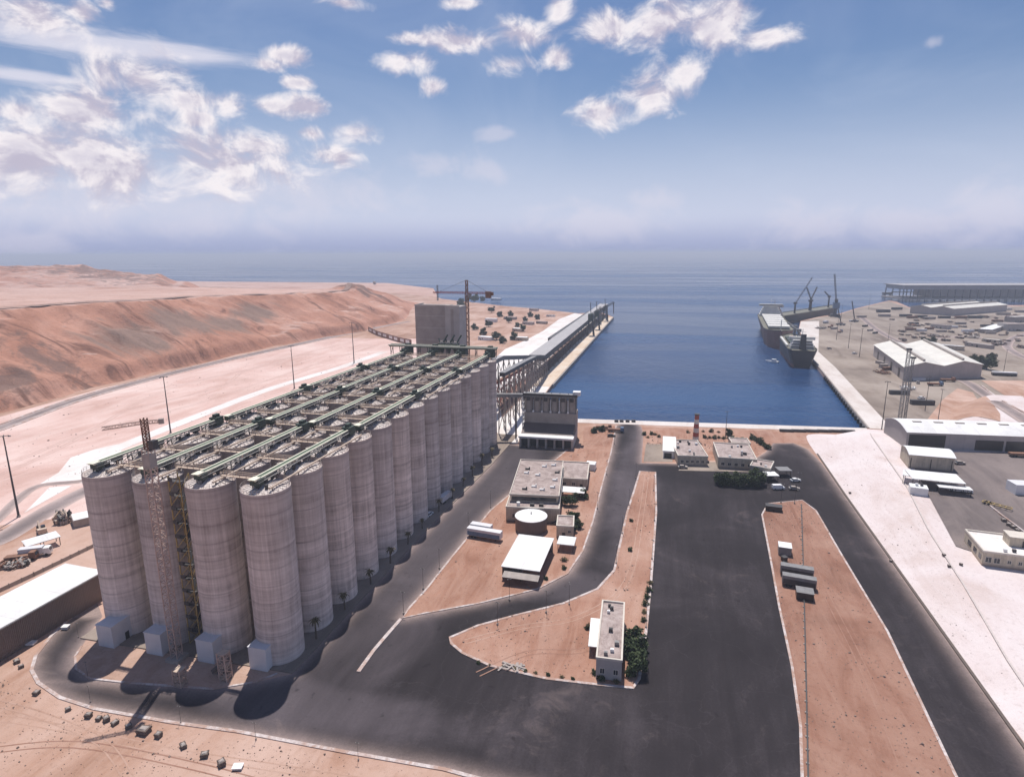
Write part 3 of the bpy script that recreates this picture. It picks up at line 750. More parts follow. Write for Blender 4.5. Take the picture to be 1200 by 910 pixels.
for i in range(28):
    a, b2 = 2*math.pi*i/28, 2*math.pi*(i+1)/28; r = SR-.12
    mb.bar((r*math.cos(a), r*math.sin(a), SH), (r*math.cos(a), r*math.sin(a), SH+1.05), .06)
    for h in (.55, 1.05): mb.bar((r*math.cos(a), r*math.sin(a), SH+h), (r*math.cos(b2), r*math.sin(b2), SH+h), .05)
mb.build('guard_rail', 'tarp', sp)
SP = Proto(sp)
for c in range(4):
    for r in range(14):
        where = 'at the near end' if r == 0 else (ORD[r] + ' from the near end' if r < 13 else 'at the far end')
        SP.put(((c-3)*SX, r*SY, .3-.3), rnd.uniform(0, 6.28), 'concrete grain silo %s of the %s' % (where, FILES[c]))
        
# roof conveyors (four spans along each file)
L = 46.0
cv = thing('roof_conveyor', '', 'conveyor', group='green conveyors along the silo roofs')
z0 = 2.5
mb = MB(); mb.box(-.95, .95, 0, L, z0, z0+.5); mb.build('trough', 'green', cv)
for sx in (-1, 1):
    mb = MB(); mb.box(sx*1.25-.3, sx*1.25+.3, -.4, L+.4, z0+.3, z0+.7); mb.build('side_rail', 'railpale', cv)
mb = MB()
for k in range(14):
    y = .6 + k*(L-1.2)/13
    for sx in (-1, 1): mb.bar((sx*1.3, y, .2), (sx*1.3, y, z0), .22)
    mb.bar((-1.3, y, z0*.6), (1.3, y, z0*.6), .16); mb.bar((-1.3, y, .5), (1.3, y, z0*.9), .12)
for k in range(13):
    y = .6 + k*(L-1.2)/13; y2 = y+(L-1.2)/13
    for sx in (-1, 1): mb.bar((sx*1.3, y, .4), (sx*1.3, y2, z0-.1), .13)
mb.build('support_frame', 'steel', cv)
mb = MB(); mb.box(-2.3, 2.3, L-3.2, L, 1.0, 3.9); mb.box(-1.0, 1.0, L-2.6, L-.6, 3.9, 5.0); mb.cone((-2.3, L-1.5, 2.2), (-3.3, L-1.5, 2.2), .5, .5, 10); mb.bar((0, L-1.4, .2), (0, L-1.4, 1), .9)
mb.build('drive_unit', 'greend', cv)
mb = MB(); mb.box(-2.0, 2.0, .2, 2.2, 1.2, 2.9); mb.bar((0, 1.2, .2), (0, 1.2, 1.2), .9); mb.build('tail_unit', 'greend', cv)
mb = MB(); mb.box(-1.6, 1.6, -.8, 1.6, z0+.71, z0+.87); mb.build('end_cover', 'railpale', cv)
mb = MB()
for k in range(3):
    y = 7 + k*14; mb = MB()
    mb.box(-.9, .9, y-1.4, y+1.4, 1.3, z0-.05); mb.bar((0, y, 1.4), (0, y, .3), .7); mb.box(.9, 1.9, y-.8, y+.8, 1.32, 2.2)
    mb.build('discharge_box', 'steel', cv)
mb = MB(); mb.box(1.45, 2.3, 0, L, z0-.4, z0-.28)
for k in range(24):
    y = k*L/23; mb.bar((2.25, y, z0-.3), (2.25, y, z0+.7), .05)
for h in (.2, .7): mb.bar((2.25, 0, z0+h), (2.25, L, z0+h), .05)
mb.build('walkway', 'steelg', cv)
CV = Proto(cv)
SPN = ['nearest span', 'second span', 'third span', 'farthest span']
for c in range(4):
    for k in range(4):
        y = -3.6 + k*48.0
        CV.put(((c-3)*SX + (.6 if k % 2 else -.4), y, SH+.35), 0, 'pale green roof conveyor, %s over the silo %s' % (SPN[k], FILES[c]), (.62, (L-2)/L if k == 3 else 1, .85))
# tan cross walkways
wk = thing('cross_walkway', '', 'walkway', group='tan walkways crossing between silo files')
mb = MB(); mb.box(-5.6, 5.6, -.55, .55, .9, 1.12); mb.build('deck', 'tan', wk)
for sy in (-1, 1):
    mb = MB(); mb.bar((-5.6, sy*.55, 2.1), (5.6, sy*.55, 2.1), .12); mb.bar((-5.6, sy*.55, 1.6), (5.6, sy*.55, 1.6), .1)
    for k in range(7): mb.bar((-5.6+k*11.2/6, sy*.55, 1.1), (-5.6+k*11.2/6, sy*.55, 2.1), .1)
    mb.build('handrail', 'tan', wk)
mb = MB()
for x in (-5.2, 5.2): mb = MB(); mb.box(x-.3, x+.3, -.5, .5, -.2, .9); mb.build('foot', 'tan', wk)
WK = Proto(wk); GAPS = ['desert side gap', 'middle gap', 'road side gap']
for g in range(3):
    for k in range(14):
        WK.put((-2.5*SX+g*SX, 1.5+k*14+(2.5 if g == 1 else 0)+(1.5 if k % 3 == 2 else 0), SH+.1), 0, 'tan walkway, %s from the near end, over the %s between silos' % (ORD[k], GAPS[g]))
pr_ = thing('aeration_pipe', '', 'pipe', group='thin pipes along the silo files')
mb = MB(); mb.cone((0, 0, .9), (0, 47, .9), .28, .28, 8); mb.build('pipe', 'tan', pr_)
for k in range(5): mb = MB(); mb.bar((0, 1+k*11.2, 0), (0, 1+k*11.2, .9), .2); mb.build('stand', 'steel', pr_)
PRP = Proto(pr_)
for c in range(4):
    for k in range(4): PRP.put(((c-3)*SX+3.4-(k % 2)*6.4, -3+48*k, SH+.1), 0, 'thin tan pipe, %s along the silo %s' % (SPN[k].replace('span', 'stretch'), FILES[c]), (1, .95, 1))
# tan filler roofs in the gaps
fl = thing('gap_roof', '', 'roof panel', group='brown gap roofs between silos')
mb = MB(); mb.prism([(4.6*math.cos(t)*(.55 if i % 2 else 1), 4.2*math.sin(t)*(.55 if i % 2 else 1)) for i, t in enumerate([k*math.pi/4 for k in range(8)])], -.3, 0); mb.build('slab', 'tarp', fl)
mb = MB(); mb.box(-1.2, .8, -.9, .9, 0, .8); mb.bar((1.5, -1, .3), (1.5, 1, .3), .4); mb.build('hatch', 'rust', fl)
FL = Proto(fl)
for g in range(3):
    for k in range(1, 13):
        FL.put((-2.5*SX+g*SX, 7+k*14, SH-2.2), 0, 'brown gap roof, %s from the near end, low in the %s between silos' % (ORD[k-1], GAPS[g]))
# cross conveyor at the far end of the roof
y = 13.55*SY; x0, x1 = U(462, 408, SH+4).x, 4.0
cc = thing('cross_conveyor', 'long green conveyor crossing the far end of all four silo files', 'conveyor', (0, y, SH))
mb = MB(); mb.box(-58, 4, -1.4, 1.4, 4.6, 5.4); mb.build('trough', 'green', cc)
for sy in (-1, 1): mb = MB(); mb.box(-58.3, 4.3, sy*1.7-.22, sy*1.7+.22, 5.3, 5.9); mb.build('side_rail', 'railpale', cc)
mb = MB()
for k in range(12):
    xx = -57 + k*5.5
    for sy in (-1, 1): mb.bar((xx, sy*1.4, 0), (xx, sy*1.4, 4.6), .3)
    mb.bar((xx, -1.4, .5), (xx, 1.4, 4.2), .18)
mb.build('support_frame', 'steel', cc)
for xx in (-47, -31, -15, 0.5):
    mb = MB(); mb.box(xx-2.4, xx+2.4, -2.6, 1.6, .6, 4.2); mb.box(xx-1.2, xx+1.2, -1.2, 1.2, 5.4, 6.6); mb.build('transfer_box', 'greend', cc)
# machinery heap below the tower
for k, xx in enumerate((-29, -25, -21)):
    o = thing('transfer_hopper', 'dark green transfer hopper, %s from the desert side, below the concrete tower' % ORD[k], 'hopper', (xx, y+5, SH), 0, 'transfer hoppers below the tower')
    mb = MB(); mb.box(-1.7, 1.7, -1.6, 1.6, 3.5, 6.5); mb.cone((0, 0, 3.5), (0, 0, 0), 1.5, .5, 10); mb.build('body', 'greend', o)
    mb = MB(); mb.bar((.5, 0, 6.4), (2.8, 2, 11), .7); mb.bar((-.8, 0, 6.4), (-2.2, 1, 9), .5); mb.build('spout', 'greend', o)
    mb = MB(); mb.cone((0, -.5, 6.5), (0, -.5, 7.6), 1.2, .8, 10); mb.build('cap', 'tarp', o)
# elevator tower
ty = 14.6*SY+10
zt = ZH(U(512, 400).x*0-24, ty, 359)
def xat(px, y, z):  # x of a point in plane y, level z sighted at px
    lo, hi = -400, 400
    for _ in range(50):
        mid = (lo+hi)/2
        if P(mid, y, z)[0] < px: lo = mid
        else: hi = mid
    return lo
xa, xb, xc = xat(486, ty, zt), xat(522, ty, zt), xat(540, ty+2, zt)
tw = thing('elevator_tower', 'tall grey brown concrete elevator tower behind the far end of the silos', 'tower', ((xa+xc)/2, ty, 0))
ox = (xa+xc)/2
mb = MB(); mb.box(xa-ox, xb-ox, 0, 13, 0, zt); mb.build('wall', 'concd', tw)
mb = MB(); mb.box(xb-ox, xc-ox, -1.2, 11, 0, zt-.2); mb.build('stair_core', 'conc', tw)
mb = MB(); mb.box(xa-ox-.2, xb-ox, -.2, .4, zt, zt+.7); mb.box(xa-ox-.2, xa-ox+.3, .4, 13, zt, zt+.7); mb.box(xb-ox, xc-ox+.2, -1.4, -1, zt-.2, zt+.6); mb.build('parapet', 'conc', tw)
mb = MB(); xx = xb-ox+(xc-xb)*.5; mb.box(xx-.9, xx+.9, -1.26, -1.2, 0, zt-1.5); mb.build('recess_shade', 'concd', tw)  # raised strip; darker concrete stands for the shade of a recess
for zz in (6, 13, 20):
    mb = MB(); mb.box(xa-ox, xb-ox, -.06, 0, zt-zz, zt-zz+.35); mb.build('floor_band', 'conc', tw)

# tower cranes
def lattice_tower(name, parent, p0, p1, w, n, t, mat): return MB().lattice(p0, p1, w, n, t).build(name, mat, parent)
cb = U(208, 772); zt1 = ZH(cb.x, cb.y, 490)
tc = thing('tower_crane', 'pale rusty lattice tower crane standing before the near silos', 'crane', cb)
mb = MB(); mb.box(-1.9, 1.9, -1.9, 1.9, 0, .9); mb.build('base', 'concd', tc)
lattice_tower('mast', tc, (0, 0, .8), (0, 0, zt1-7.5), 1.9, 34, .17, 'craneyel')
mb = MB(); mb.box(-1.05, 1.05, -1.05, 1.05, zt1-12, zt1-8.5); mb.build('climbing_cage', 'tarp', tc)
mb = MB(); mb.box(1.1, 2.3, -.7, .9, zt1-7.2, zt1-5.2); mb.build('cab', 'steel', tc)
mb = MB(); mb.lattice((0, 0, zt1-7.5), (0, 0, zt1), 1.0, 6, .2); mb.build('tower_head', 'rust', tc)
d = Vector((-.82, -.57, 0))
mb = MB(); mb.lattice(d*.5+Vector((0, 0, zt1-1)), d*8.5+Vector((0, 0, zt1-1.6)), .7, 6, .11); mb.build('jib', 'craneyel', tc)
mb = MB(); mb.lattice(-d*.5+Vector((0, 0, zt1-1)), -d*4+Vector((0, 0, zt1-1)), .7, 3, .11); mb.build('counter_jib', 'craneyel', tc)
mb = MB(); mb.bar(-d*4+Vector((0, 0, zt1-1)), -d*3+Vector((0, 0, zt1-1)), 1.0, 1.2); mb.build('counterweight', 'concd', tc)
y2 = ty+42; zj = ZH(xat(548, y2, 75), y2, 343); xm = xat(547, y2, zj); zap = ZH(xm, y2, 328)
tc = thing('tower_crane', 'dark red tower crane with a level jib standing behind the concrete tower', 'crane', (xm, y2, 0))
lattice_tower('mast', tc, (0, 0, 0), (0, 0, zj), 1.9, 40, .3, 'rust')
mb = MB(); mb.lattice((0, 0, zj), (0, 0, zap), 1.3, 5, .26); mb.build('tower_head', 'rust', tc)
xl, xr = xat(508, y2, zj)-xm, xat(577, y2, zj)-xm
mb = MB(); mb.lattice((xl, 0, zj), (xr, 0, zj), 1.0, 24, .2); mb.build('jib', 'red', tc)
mb = MB(); mb.bar((0, 0, zap), (xl*.8, 0, zj+.7), .16); mb.bar((0, 0, zap), (xr*.8, 0, zj+.7), .16); mb.build('tie_cable', 'steel', tc)
mb = MB(); mb.box(xr-4.4, xr-1, -1.2, 1.2, zj-3.2, zj+1.0); mb.box(xr-1, xr+.6, -.9, .9, zj-1.6, zj+.6); mb.build('counterweight', 'rust', tc)
mb = MB(); mb.box(1.3, 2.9, -1, 1, zj-3, zj-.6); mb.build('cab', 'steelg', tc)
# stair tower between near silos
st = thing('stair_tower', 'dark steel stair tower with yellow landings between two near silos', 'stair tower', (-1.5*SX, -1.6, .3))
mb = MB()
for x in (-1.7, 1.7):
    for yv in (-1.5, 1.5): mb.bar((x, yv, 0), (x, yv, SH+1), .22)
for k in range(12):
    z = k*3.9
    mb.bar((-1.7, -1.5, z), (1.7, -1.5, z+3.9), .14); mb.bar((-1.7, 1.5, z), (-1.7, -1.5, z+3.9), .14); mb.bar((1.7, -1.5, z), (1.7, 1.5, z+3.9), .14)
mb.build('frame', 'yellow', st)
for k in range(12):
    mb = MB(); z = 3.6+k*3.78; mb.box(-1.7, 1.7, -1.5, -.2, z, z+.15); mb.bar((-1.1 if k % 2 else 1.1, -.2, z-3.7), (1.1 if k % 2 else -1.1, 1.3, z), 1.0, .25); mb.box(-1.8, -.5, -1.62, -1.5, z+.2, z+1.2); mb.box(-.5, 1.8, -1.62, -1.5, z+1.0, z+1.2); mb.build('landing', ['steel'], st)
# pump sheds
shd = thing('pump_shed', '', 'shed', group='white sheds at the feet of the near silos')
w_, d_, h_ = 5.0, 6.6, 6.0
mb = MB(); mb.box(0, w_, 0, d_, 0, h_); mb.build('wall', 'shedwhite', shd)
mb = MB(); mb.box(-.12, w_+.12, -.12, d_+.12, h_, h_+.22); mb.build('roof', 'shedwhite', shd)
mb = MB(); mb.box(w_+.002, w_+.05, 3.6, 4.8, 0, 2.3); mb.build('door', 'dark', shd)
SHD = Proto(shd)
for i, (px, py) in enumerate(((116, 756), (172, 765), (232, 774), (293, 783))):
    q = U(px, py, .1); SHD.put((q.x, q.y, .1), 0, 'white box shed at the foot of the near silo %s' % ['closest to the desert flat', 'right behind the lattice crane', 'beside the stair tower', 'next to the asphalt road'][i])
# loose crane sections
for (px, py, h, lab) in ((265, 795, 7.5, 'pale lattice crane section standing upright on brown soil near a shed'), (212, 802, 4.5, 'short pale lattice frame lying on the loop road by the crane')):
    q = U(px, py); o = thing('crane_section', lab, 'crane section', q)
    mb = MB(); mb.lattice((0, 0, 0), (0, 0, h), 2.0, 5, .22); mb.build('frame', 'craneyel', o)
    mb = MB()
    for z in (.6, h*.5, h-.3): mb.box(-1.1, 1.1, -1.1, 1.1, z, z+.12)
    mb.build('platform', 'tan', o)

# ------------------------------------------------------------------ plants
def leaf(mb, c, s, rg):
    a = Vector((rg.gauss(0, 1), rg.gauss(0, 1), rg.gauss(0, .6))).normalized(); b2 = a.cross(Vector((rg.gauss(0, 1), rg.gauss(0, 1), rg.gauss(0, 1)))).normalized()
    mb.face([c-a*s, c+b2*s*.6, c+a*s, c-b2*s*.6])
def tree_proto(name, h, cr, n, ls, seed, mat='leaf', trunk=True, flat=.8):
    rg = random.Random(seed); t = thing(name, '', 'tree' if trunk else 'shrub')
    mb = MB(); crown = MB(); cl = []
    for k in range(15):
        a = rg.uniform(0, 6.28); r = cr*rg.uniform(.1, .72); cl.append((Vector((math.cos(a)*r, math.sin(a)*r, max(cr*.3, h-cr*rg.uniform(.3, 1.45)))), cr*rg.uniform(.28, .46)))
    if trunk:
        mb.cone((0, 0, 0), (.1, .05, h*.45), .05*h*.8, .03*h, 7)
        for c, r in cl: mb.cone((.1, .05, h*.4), c, .02*h, .006*h, 5)
        mb.build('trunk', 'bark', t)
    else:
        for c, r in cl: mb.cone((0, 0, 0), c, .04, .015, 5)
        mb.build('stem', 'bark', t)
    for i in range(n):
        c, r = rg.choice(cl); v = Vector((rg.gauss(0, 1), rg.gauss(0, 1), rg.gauss(0, 1))).normalized()*r*rg.uniform(.35, 1.08)**.7
        v.z *= flat; q = c+v; q.z = max(.1, q.z); leaf(crown, q, ls*rg.uniform(.6, 1.3), rg)
    crown.build('crown', mat, t); return Proto(t)
TR = [tree_proto('tree', 5.6, 3.4, 1900, .36, 1), tree_proto('tree', 6.4, 3.7, 2000, .37, 2), tree_proto('tree', 4.6, 2.9, 1500, .33, 3, 'leaf')]
BU = [tree_proto('shrub', 1.5, 1.0, 260, .16, 4, 'leaf', False), tree_proto('shrub', 1.1, .9, 220, .15, 5, 'leafdry', False)]
def palm_proto(seed):
    rg = random.Random(seed); t = thing('palm_tree', '', 'palm', group='half dead palms along the silo apron')
    mb = MB(); h = 5.0; mb.cone((0, 0, 0), (.15, .1, h), .26, .17, 8); mb.build('trunk', 'bark', t)
    mb = MB()
    for k in range(22):
        a = k*2.4+rg.uniform(-.2, .2); dead = k > 9; droop = rg.uniform(.9, 1.4) if dead else rg.uniform(.1, .6); ln = rg.uniform(1.5, 2.2)
        p = Vector((.15, .1, h)); e = 1.0-droop
        for s in range(4):
            q = p + Vector((math.cos(a)*math.cos(e), math.sin(a)*math.cos(e), math.sin(e)))*ln/4; e -= .45
            w = .32*(1-s*.2); sd = Vector((-math.sin(a), math.cos(a), 0))*w
            mb.face([p-sd, q-sd*.8, q, p]); mb.face([p, q, q+sd*.8, p+sd]); p = q
    mb.build('crown', 'leafpalm', t); return Proto(t)
PA = palm_proto(3)
for k in range(12):
    PA.put((6.2+k*.28+rnd.uniform(-.4, .4), 6.5+14*k+rnd.uniform(-1, 1), .3), rnd.uniform(0, 6), 'half dead palm, %s from the near end, between the road and silos' % ORD[k], (sc_ := rnd.uniform(.75, 1.2), sc_, sc_*rnd.uniform(.8, 1.15)))
def plantz(proto, px, py, label, s, group, z=0):
    q = U(px, py, z); return proto.put(q, rnd.uniform(0, 6), label, s, group)

# ------------------------------------------------------------------ buildings
def frame_px(a, b, z=0):
    A, B = U(*a, z), U(*b, z); d = B-A; return A, math.atan2(d.y, d.x), d.length
def building(name, label, a, b, depth, h, z=0, wall='cream', roof='flatroof', parapet=True, wins=(), doors=(), sidewins=(), units=0, cat='building', group=None, roofk='flat', eave=.4, loc=None, seed=0):
    if loc: A, rz, w = loc
    else: A, rz, w = frame_px(a, b, z)
    t = thing(name, label, cat, A, rz, group); rg = random.Random(seed)
    mb = MB(); mb.box(0, w, 0, depth, -.3, h); wl = mb.build('wall', wall, t)
    if roofk == 'flat':
        mb = MB(); mb.box(.25, w-.25, .25, depth-.25, h, h+.08); rf = mb.build('roof', roof, t)
        if parapet:
            mb = MB(); e = .12
            mb.box(-e, w+e, -e, .3, h, h+.55); mb.box(-e, w+e, depth-.3, depth+e, h, h+.55); mb.box(-e, .3, .3, depth-.3, h, h+.55); mb.box(w-.3, w+e, .3, depth-.3, h, h+.55)
            mb.build('parapet', 'parapet', t)
        for k in range(units):
            x, y = rg.uniform(1, w-2), rg.uniform(1, depth-2); mb = MB(); s = rg.uniform(.6, 1.1)
            mb.box(x, x+s*1.2, y, y+s, h+.3, h+.3+s*.9); mb.box(x+.1, x+.25, y+.1, y+.25, h+.05, h+.3); mb.box(x+s, x+s+.12, y+.1, y+.25, h+.05, h+.3); mb.cone((x+s*.6, y+s*.5, h+.3+s*.9), (x+s*.6, y+s*.5, h+.36+s*.9), s*.35, s*.35, 10)
            mb.build('cooling_unit', ['steel', 'white', 'steelg'][k % 3], t)
    elif roofk == 'gable':  # ridge along x
        mb = MB(); e = eave; r = h+depth*.13; 
        mb.hexa([(-e, -e, h-.05), (w+e, -e, h-.05), (w+e, depth/2, r), (-e, depth/2, r)], [(-e, -e, h+.12), (w+e, -e, h+.12), (w+e, depth/2, r+.17), (-e, depth/2, r+.17)])
        mb.hexa([(-e, depth/2, r), (w+e, depth/2, r), (w+e, depth+e, h-.05), (-e, depth+e, h-.05)], [(-e, depth/2, r+.17), (w+e, depth/2, r+.17), (w+e, depth+e, h+.12), (-e, depth+e, h+.12)])
        mb.build('roof', roof, t)
        mb = MB()
        for x in (0.05, w-.05): mb.hexa([(x-.05, 0, h), (x+.05, 0, h), (x+.05, depth, h), (x-.05, depth, h)], [(x-.05, depth/2-.1, r), (x+.05, depth/2-.1, r), (x+.05, depth/2+.1, r), (x-.05, depth/2+.1, r)])
        mb.build('gable_wall', wall, t)
    elif roofk == 'arch':
        mb = MB(); n = 10; e = eave; pts = []
        for i in range(n+1):
            u = i/n; pts.append((-e + u*(depth+2*e), h + math.sin(math.pi*u)*depth*.12))
        for (y0, z0), (y1, z1) in zip(pts, pts[1:]): mb.hexa([(-e, y0, z0), (w+e, y0, z0), (w+e, y1, z1), (-e, y1, z1)], [(-e, y0, z0+.18), (w+e, y0, z0+.18), (w+e, y1, z1+.18), (-e, y1, z1+.18)])
        mb.build('roof', roof, t)
        for x in (0, w-.1): mb = MB(); mb.face([(x, max(0, min(depth, y)), z0) for y, z0 in pts]); mb.build('gable_wall', wall, t)
    for (x, z_, ww, hh) in wins:
        mb = MB(); mb.box(x, x+ww, -.06, -.003, z_, z_+hh); f = mb.build('window', 'glass', t)
        mb = MB(); mb.box(x-.12, x+ww+.12, -.1, -.003, z_+hh, z_+hh+.14); mb.box(x-.12, x+ww+.12, -.16, -.003, z_-.14, z_); mb.box(x-.12, x-.003, -.1, -.003, z_, z_+hh); mb.box(x+ww+.003, x+ww+.12, -.1, -.003, z_, z_+hh); mb.box(x+ww*.5-.04, x+ww*.5+.04, -.09, -.061, z_, z_+hh); mb.build('frame', 'parapet', f)
    for (x, ww, hh) in doors:
        mb = MB(); mb.box(x, x+ww, -.07, -.003, 0, hh); mb.build('door', 'dark', t)
    for (y, z_, ww, hh, side) in sidewins:
        mb = MB(); X = w if side > 0 else 0; mb.box(X+.003 if side > 0 else X-.06, X+.06 if side > 0 else X-.003, y, y+ww, z_, z_+hh); mb.build('window', 'glass', t)
    return t
def canopy(name, label, A, rz, w, d, h, roof='whiteroof', post='steel', slope=0, cat='canopy', back=None):
    t = thing(name, label, cat, A, rz)
    mb = MB(); mb.hexa([(-.2, -.2, h), (w+.2, -.2, h), (w+.2, d+.2, h+slope), (-.2, d+.2, h+slope)], [(-.2, -.2, h+.25), (w+.2, -.2, h+.25), (w+.2, d+.2, h+slope+.25), (-.2, d+.2, h+slope+.25)]); mb.build('roof', roof, t)
    n = max(1, round(w/5)); 
    for i in range(n+1):
        for y in (.2, d-.2):
            x = .2+(w-.4)*i/n; mb = MB(); mb.bar((x, y, 0), (x, y, h+slope*(y/d)), .2); mb.build('post', post, t)
    if back:
        mb = MB(); mb.box(.2, w-.2, d-.4, d-.25, 0, h-.1); mb.build('back_wall', back, t)
    return t

# --- plot between the roads
A, rz, w = frame_px((593, 610), (655, 613)); h1 = 4.2
building('operations_building', 'flat roofed beige operations building with rooftop units beside the water tank', (593, 610), (655, 613), 47, 5.5, wall='cream', wins=[(2.5, 1.6, 1.6, 1.5), (6, 1.6, 1.4, 1.5), (14, 1.6, 1.5, 1.5)], doors=[(10, 1.4, 2.3)], units=0, seed=3)
A2 = U(598, 604); 
o = thing('upper_storey', 'wide beige upper floor with pale vents on its roof, set back on the operations building', 'building', Vector((A.x, A.y, 0)), rz)
bpy.data.objects.remove(o)
t = [x for x in C.objects if x.get('label', '').startswith('flat roofed beige operations')][0]
mb = MB(); mb.box(1.0, w-.6, 6.0, 46, 5.6, 8.2); us = mb.build('upper_storey', 'cream', t)
mb = MB(); mb.box(.7, w-.3, 5.6, 46.4, 8.2, 8.5); us2 = mb.build('upper_roof', 'flatroof', t)
mb = MB(); mb.box(.6, w-.2, 5.5, 5.8, 8.5, 8.95); mb.box(.6, w-.2, 46.2, 46.5, 8.5, 8.95); mb.box(.6, .9, 5.8, 46.2, 8.5, 8.95); mb.box(w-.5, w-.2, 5.8, 46.2, 8.5, 8.95); mb.build('upper_parapet', 'parapet', t)
mb = MB(); mb.box(1.6, w-1.4, 5.93, 5.99, 6.2, 7.7); mb.build('window_band', 'glass', t)
for k, (x, y) in enumerate([(4, 34), (4, 29), (11, 38), (15, 40), (5, 11), (8.5, 14), (12, 11), (16, 14), (17, 31), (9, 27), (16.5, 22)]):
    mb = MB(); mb.box(x, x+1.6, y, y+.8, 8.55, 9.1); mb.box(x+1.6, x+2.1, y+.1, y+.6, 8.5, 9.7); mb.build('roof_vent', 'white' if k % 4 else 'steel', t)
for k, x in enumerate((4.5, 9, 12.5)):
    mb = MB(); mb.cone((x, 2.5, 5.6), (x, 2.5, 6.9), .7, .7, 12) if k == 0 else mb.box(x, x+1.7, 2, 3.2, 5.6, 6.5); mb.build('tank' if k == 0 else 'cooling_unit', 'white' if k == 0 else 'steel', t)
building('annex_building', 'low flat roofed annex beyond the operations building, nearer the water', (654, 571), (688, 573), 22, 4.2, wall='tanwall', wins=[(2, 1.4, 1.4, 1.3), (6, 1.4, 1.4, 1.3)], doors=[(9.5, 1.2, 2.2)])
building('substation', 'small square cream block with parapet between the tank and road', (652, 630), (672, 631), 9, 4.4, wall='cream', doors=[(2, 1.2, 2.2)], wins=[(4.2, 2.2, .9, .9)])
q = U(623, 632); rt = 5.9
tk = thing('water_tank', 'round grey water tank with a white lid beside the operations building', 'tank', (46.7, 85.5, .14))
mb = MB(); mb.cone((0, 0, 0), (0, 0, 5.4), rt, rt, 40, cap=False); mb.build('wall', 'claddark', tk, True)
mb = MB(); mb.cone((0, 0, 5.38), (0, 0, 5.9), rt+.12, .1, 40, cap=False); mb.cone((0, 0, 5.2), (0, 0, 5.4), rt+.12, rt+.12, 40, cap=False); mb.build('lid', 'white', tk)
mb = MB(); mb.cone((0, 0, 5.8), (0, 0, 6.8), .18, .18, 8); mb.build('vent', 'steel', tk)
A = U(588, 664, 4.2); B = U(632, 670, 4.2); D = U(610, 632, 4.2); B2 = U(652, 633, 4.2)
rz = math.atan2(B.y-A.y, B.x-A.x)
ws = canopy('workshop_shed', 'open workshop shed under a broad white roof in the plot by the curve', Vector((A.x, A.y, .14)), rz, (B-A).length, 21.5, 4.2, 'whiteroof', 'steel', .6, 'shed', 'claddark')
mb = MB(); mb.box(-.05, .15, 1, 21, 0, 3.9); mb.build('side_wall', 'claddark', ws)
mb = MB(); mb.hexa([(1, -3.4, 2.6), (12.4, -3.0, 2.4), (12.4, -.4, 3.2), (1, -.4, 3.2)], [(1, -3.4, 2.72), (12.4, -3.0, 2.52), (12.4, -.4, 3.32), (1, -.4, 3.32)]); mb.build('lean_to', 'tarp', ws)
mb = MB(); mb.box(2, 5, 4, 9, 0, 2.2); mb.box(7, 10, 12, 18, 0, 2.6); mb.build('stored_load', 'steel', ws)
def cpx(name, label, a, b, depth, h, z=0, **k):
    A, rz, w = frame_px(a, b, z); A.z = z; return canopy(name, label, A, rz, w, depth, h, **k)
cpx('car_canopy', 'small white flat canopy in front of the square cream block', (653, 646), (672, 648), 6, 2.8)
cpx('car_canopy', 'white flat canopy behind two round trees near the annex', (657, 584), (684, 586), 6, 3.0)
building('site_hut', 'tiny cream hut with white lid roof alone on orange sand', (686, 551), (697, 552), 5, 3.2, wall='white', roof='white', parapet=False, doors=[(1, 1, 2)])
# --- guard house
gh = building('guard_house', 'narrow flat roofed guard house at the tip of the sand island', (698, 794), (728, 798), 25, 5.3, .14, wall='conc', units=7, seed=8, sidewins=[(4, 1.5, 1.2, 1.5, 1), (9, 1.5, 1.2, 1.5, 1), (15, 1.5, 1.2, 1.5, 1)], wins=[(1.0, 1.6, 1.0, 1.3), (4.2, 1.6, 1.0, 1.3)])
A, rz, w = frame_px((690, 768), (699, 769)); canopy('side_porch', 'white porch against the wall of the island guard house', Vector((A.x, A.y, .14)), rz, 2.6, 12, 2.6, 'white', 'steelg')
# --- terminal building (truck loading)
A = U(608, 524); rz = math.radians(2.5); w = (U(671, 527)-A).length; 
tm = thing('loading_terminal', 'tall grain loading terminal with hopper row and six truck bays', 'building', (A.x, A.y, 0), rz)
hz = ZH(A.x+w/2, A.y+17, 462)
mb = MB(); mb.box(.5, w, 14, 25, 5.8, hz*.62); mb.build('wall', 'concd', tm)
mb = MB(); mb.box(-.3, w+.3, 0, 5.0, 5.3, 6.3); mb.build('canopy_roof', 'white', tm)
mb = MB(); mb.hexa([(.3, 5.0, 5.6), (w-.3, 5.0, 5.6), (w-.3, 13.98, 9.4), (.3, 13.98, 9.4)], [(.3, 5.0, 6.2), (w-.3, 5.0, 6.2), (w-.3, 13.98, 10.2), (.3, 13.98, 10.2)]); mb.build('sloped_roof', 'claddark', tm)
for k in range(7):
    mb = MB(); x = k*(w-.9)/6; mb.box(x, x+.9, 1, 24.9, 0, 5.28); mb.build('pier_wall', 'conc', tm)
for k in range(6):
    mb = MB(); x = k*(w-.9)/6+.95; mb.box(x, x+(w-.9)/6-1.0, 4, 4.2, 0, 5.2); mb.build('bay_opening', 'dark', tm)
for k in range(6):
    mb = MB(); x = (k+.5)*w/6; mb.cone((x, 17, hz*.62), (x, 17, hz*.93), 2.2, 2.2, 18); mb.cone((x, 17, hz*.62-.01), (x, 17, hz*.58), 2.2, .8, 18); mb.build('hopper', 'tarp', tm, False)
for k in range(7):
    mb = MB(); x = .4+k*(w-.6)/6; mb.bar((x, 14.4, hz*.62), (x, 14.4, hz), .4); mb.bar((x, 20, hz*.62), (x, 20, hz), .35); mb.build('column', 'steel', tm)
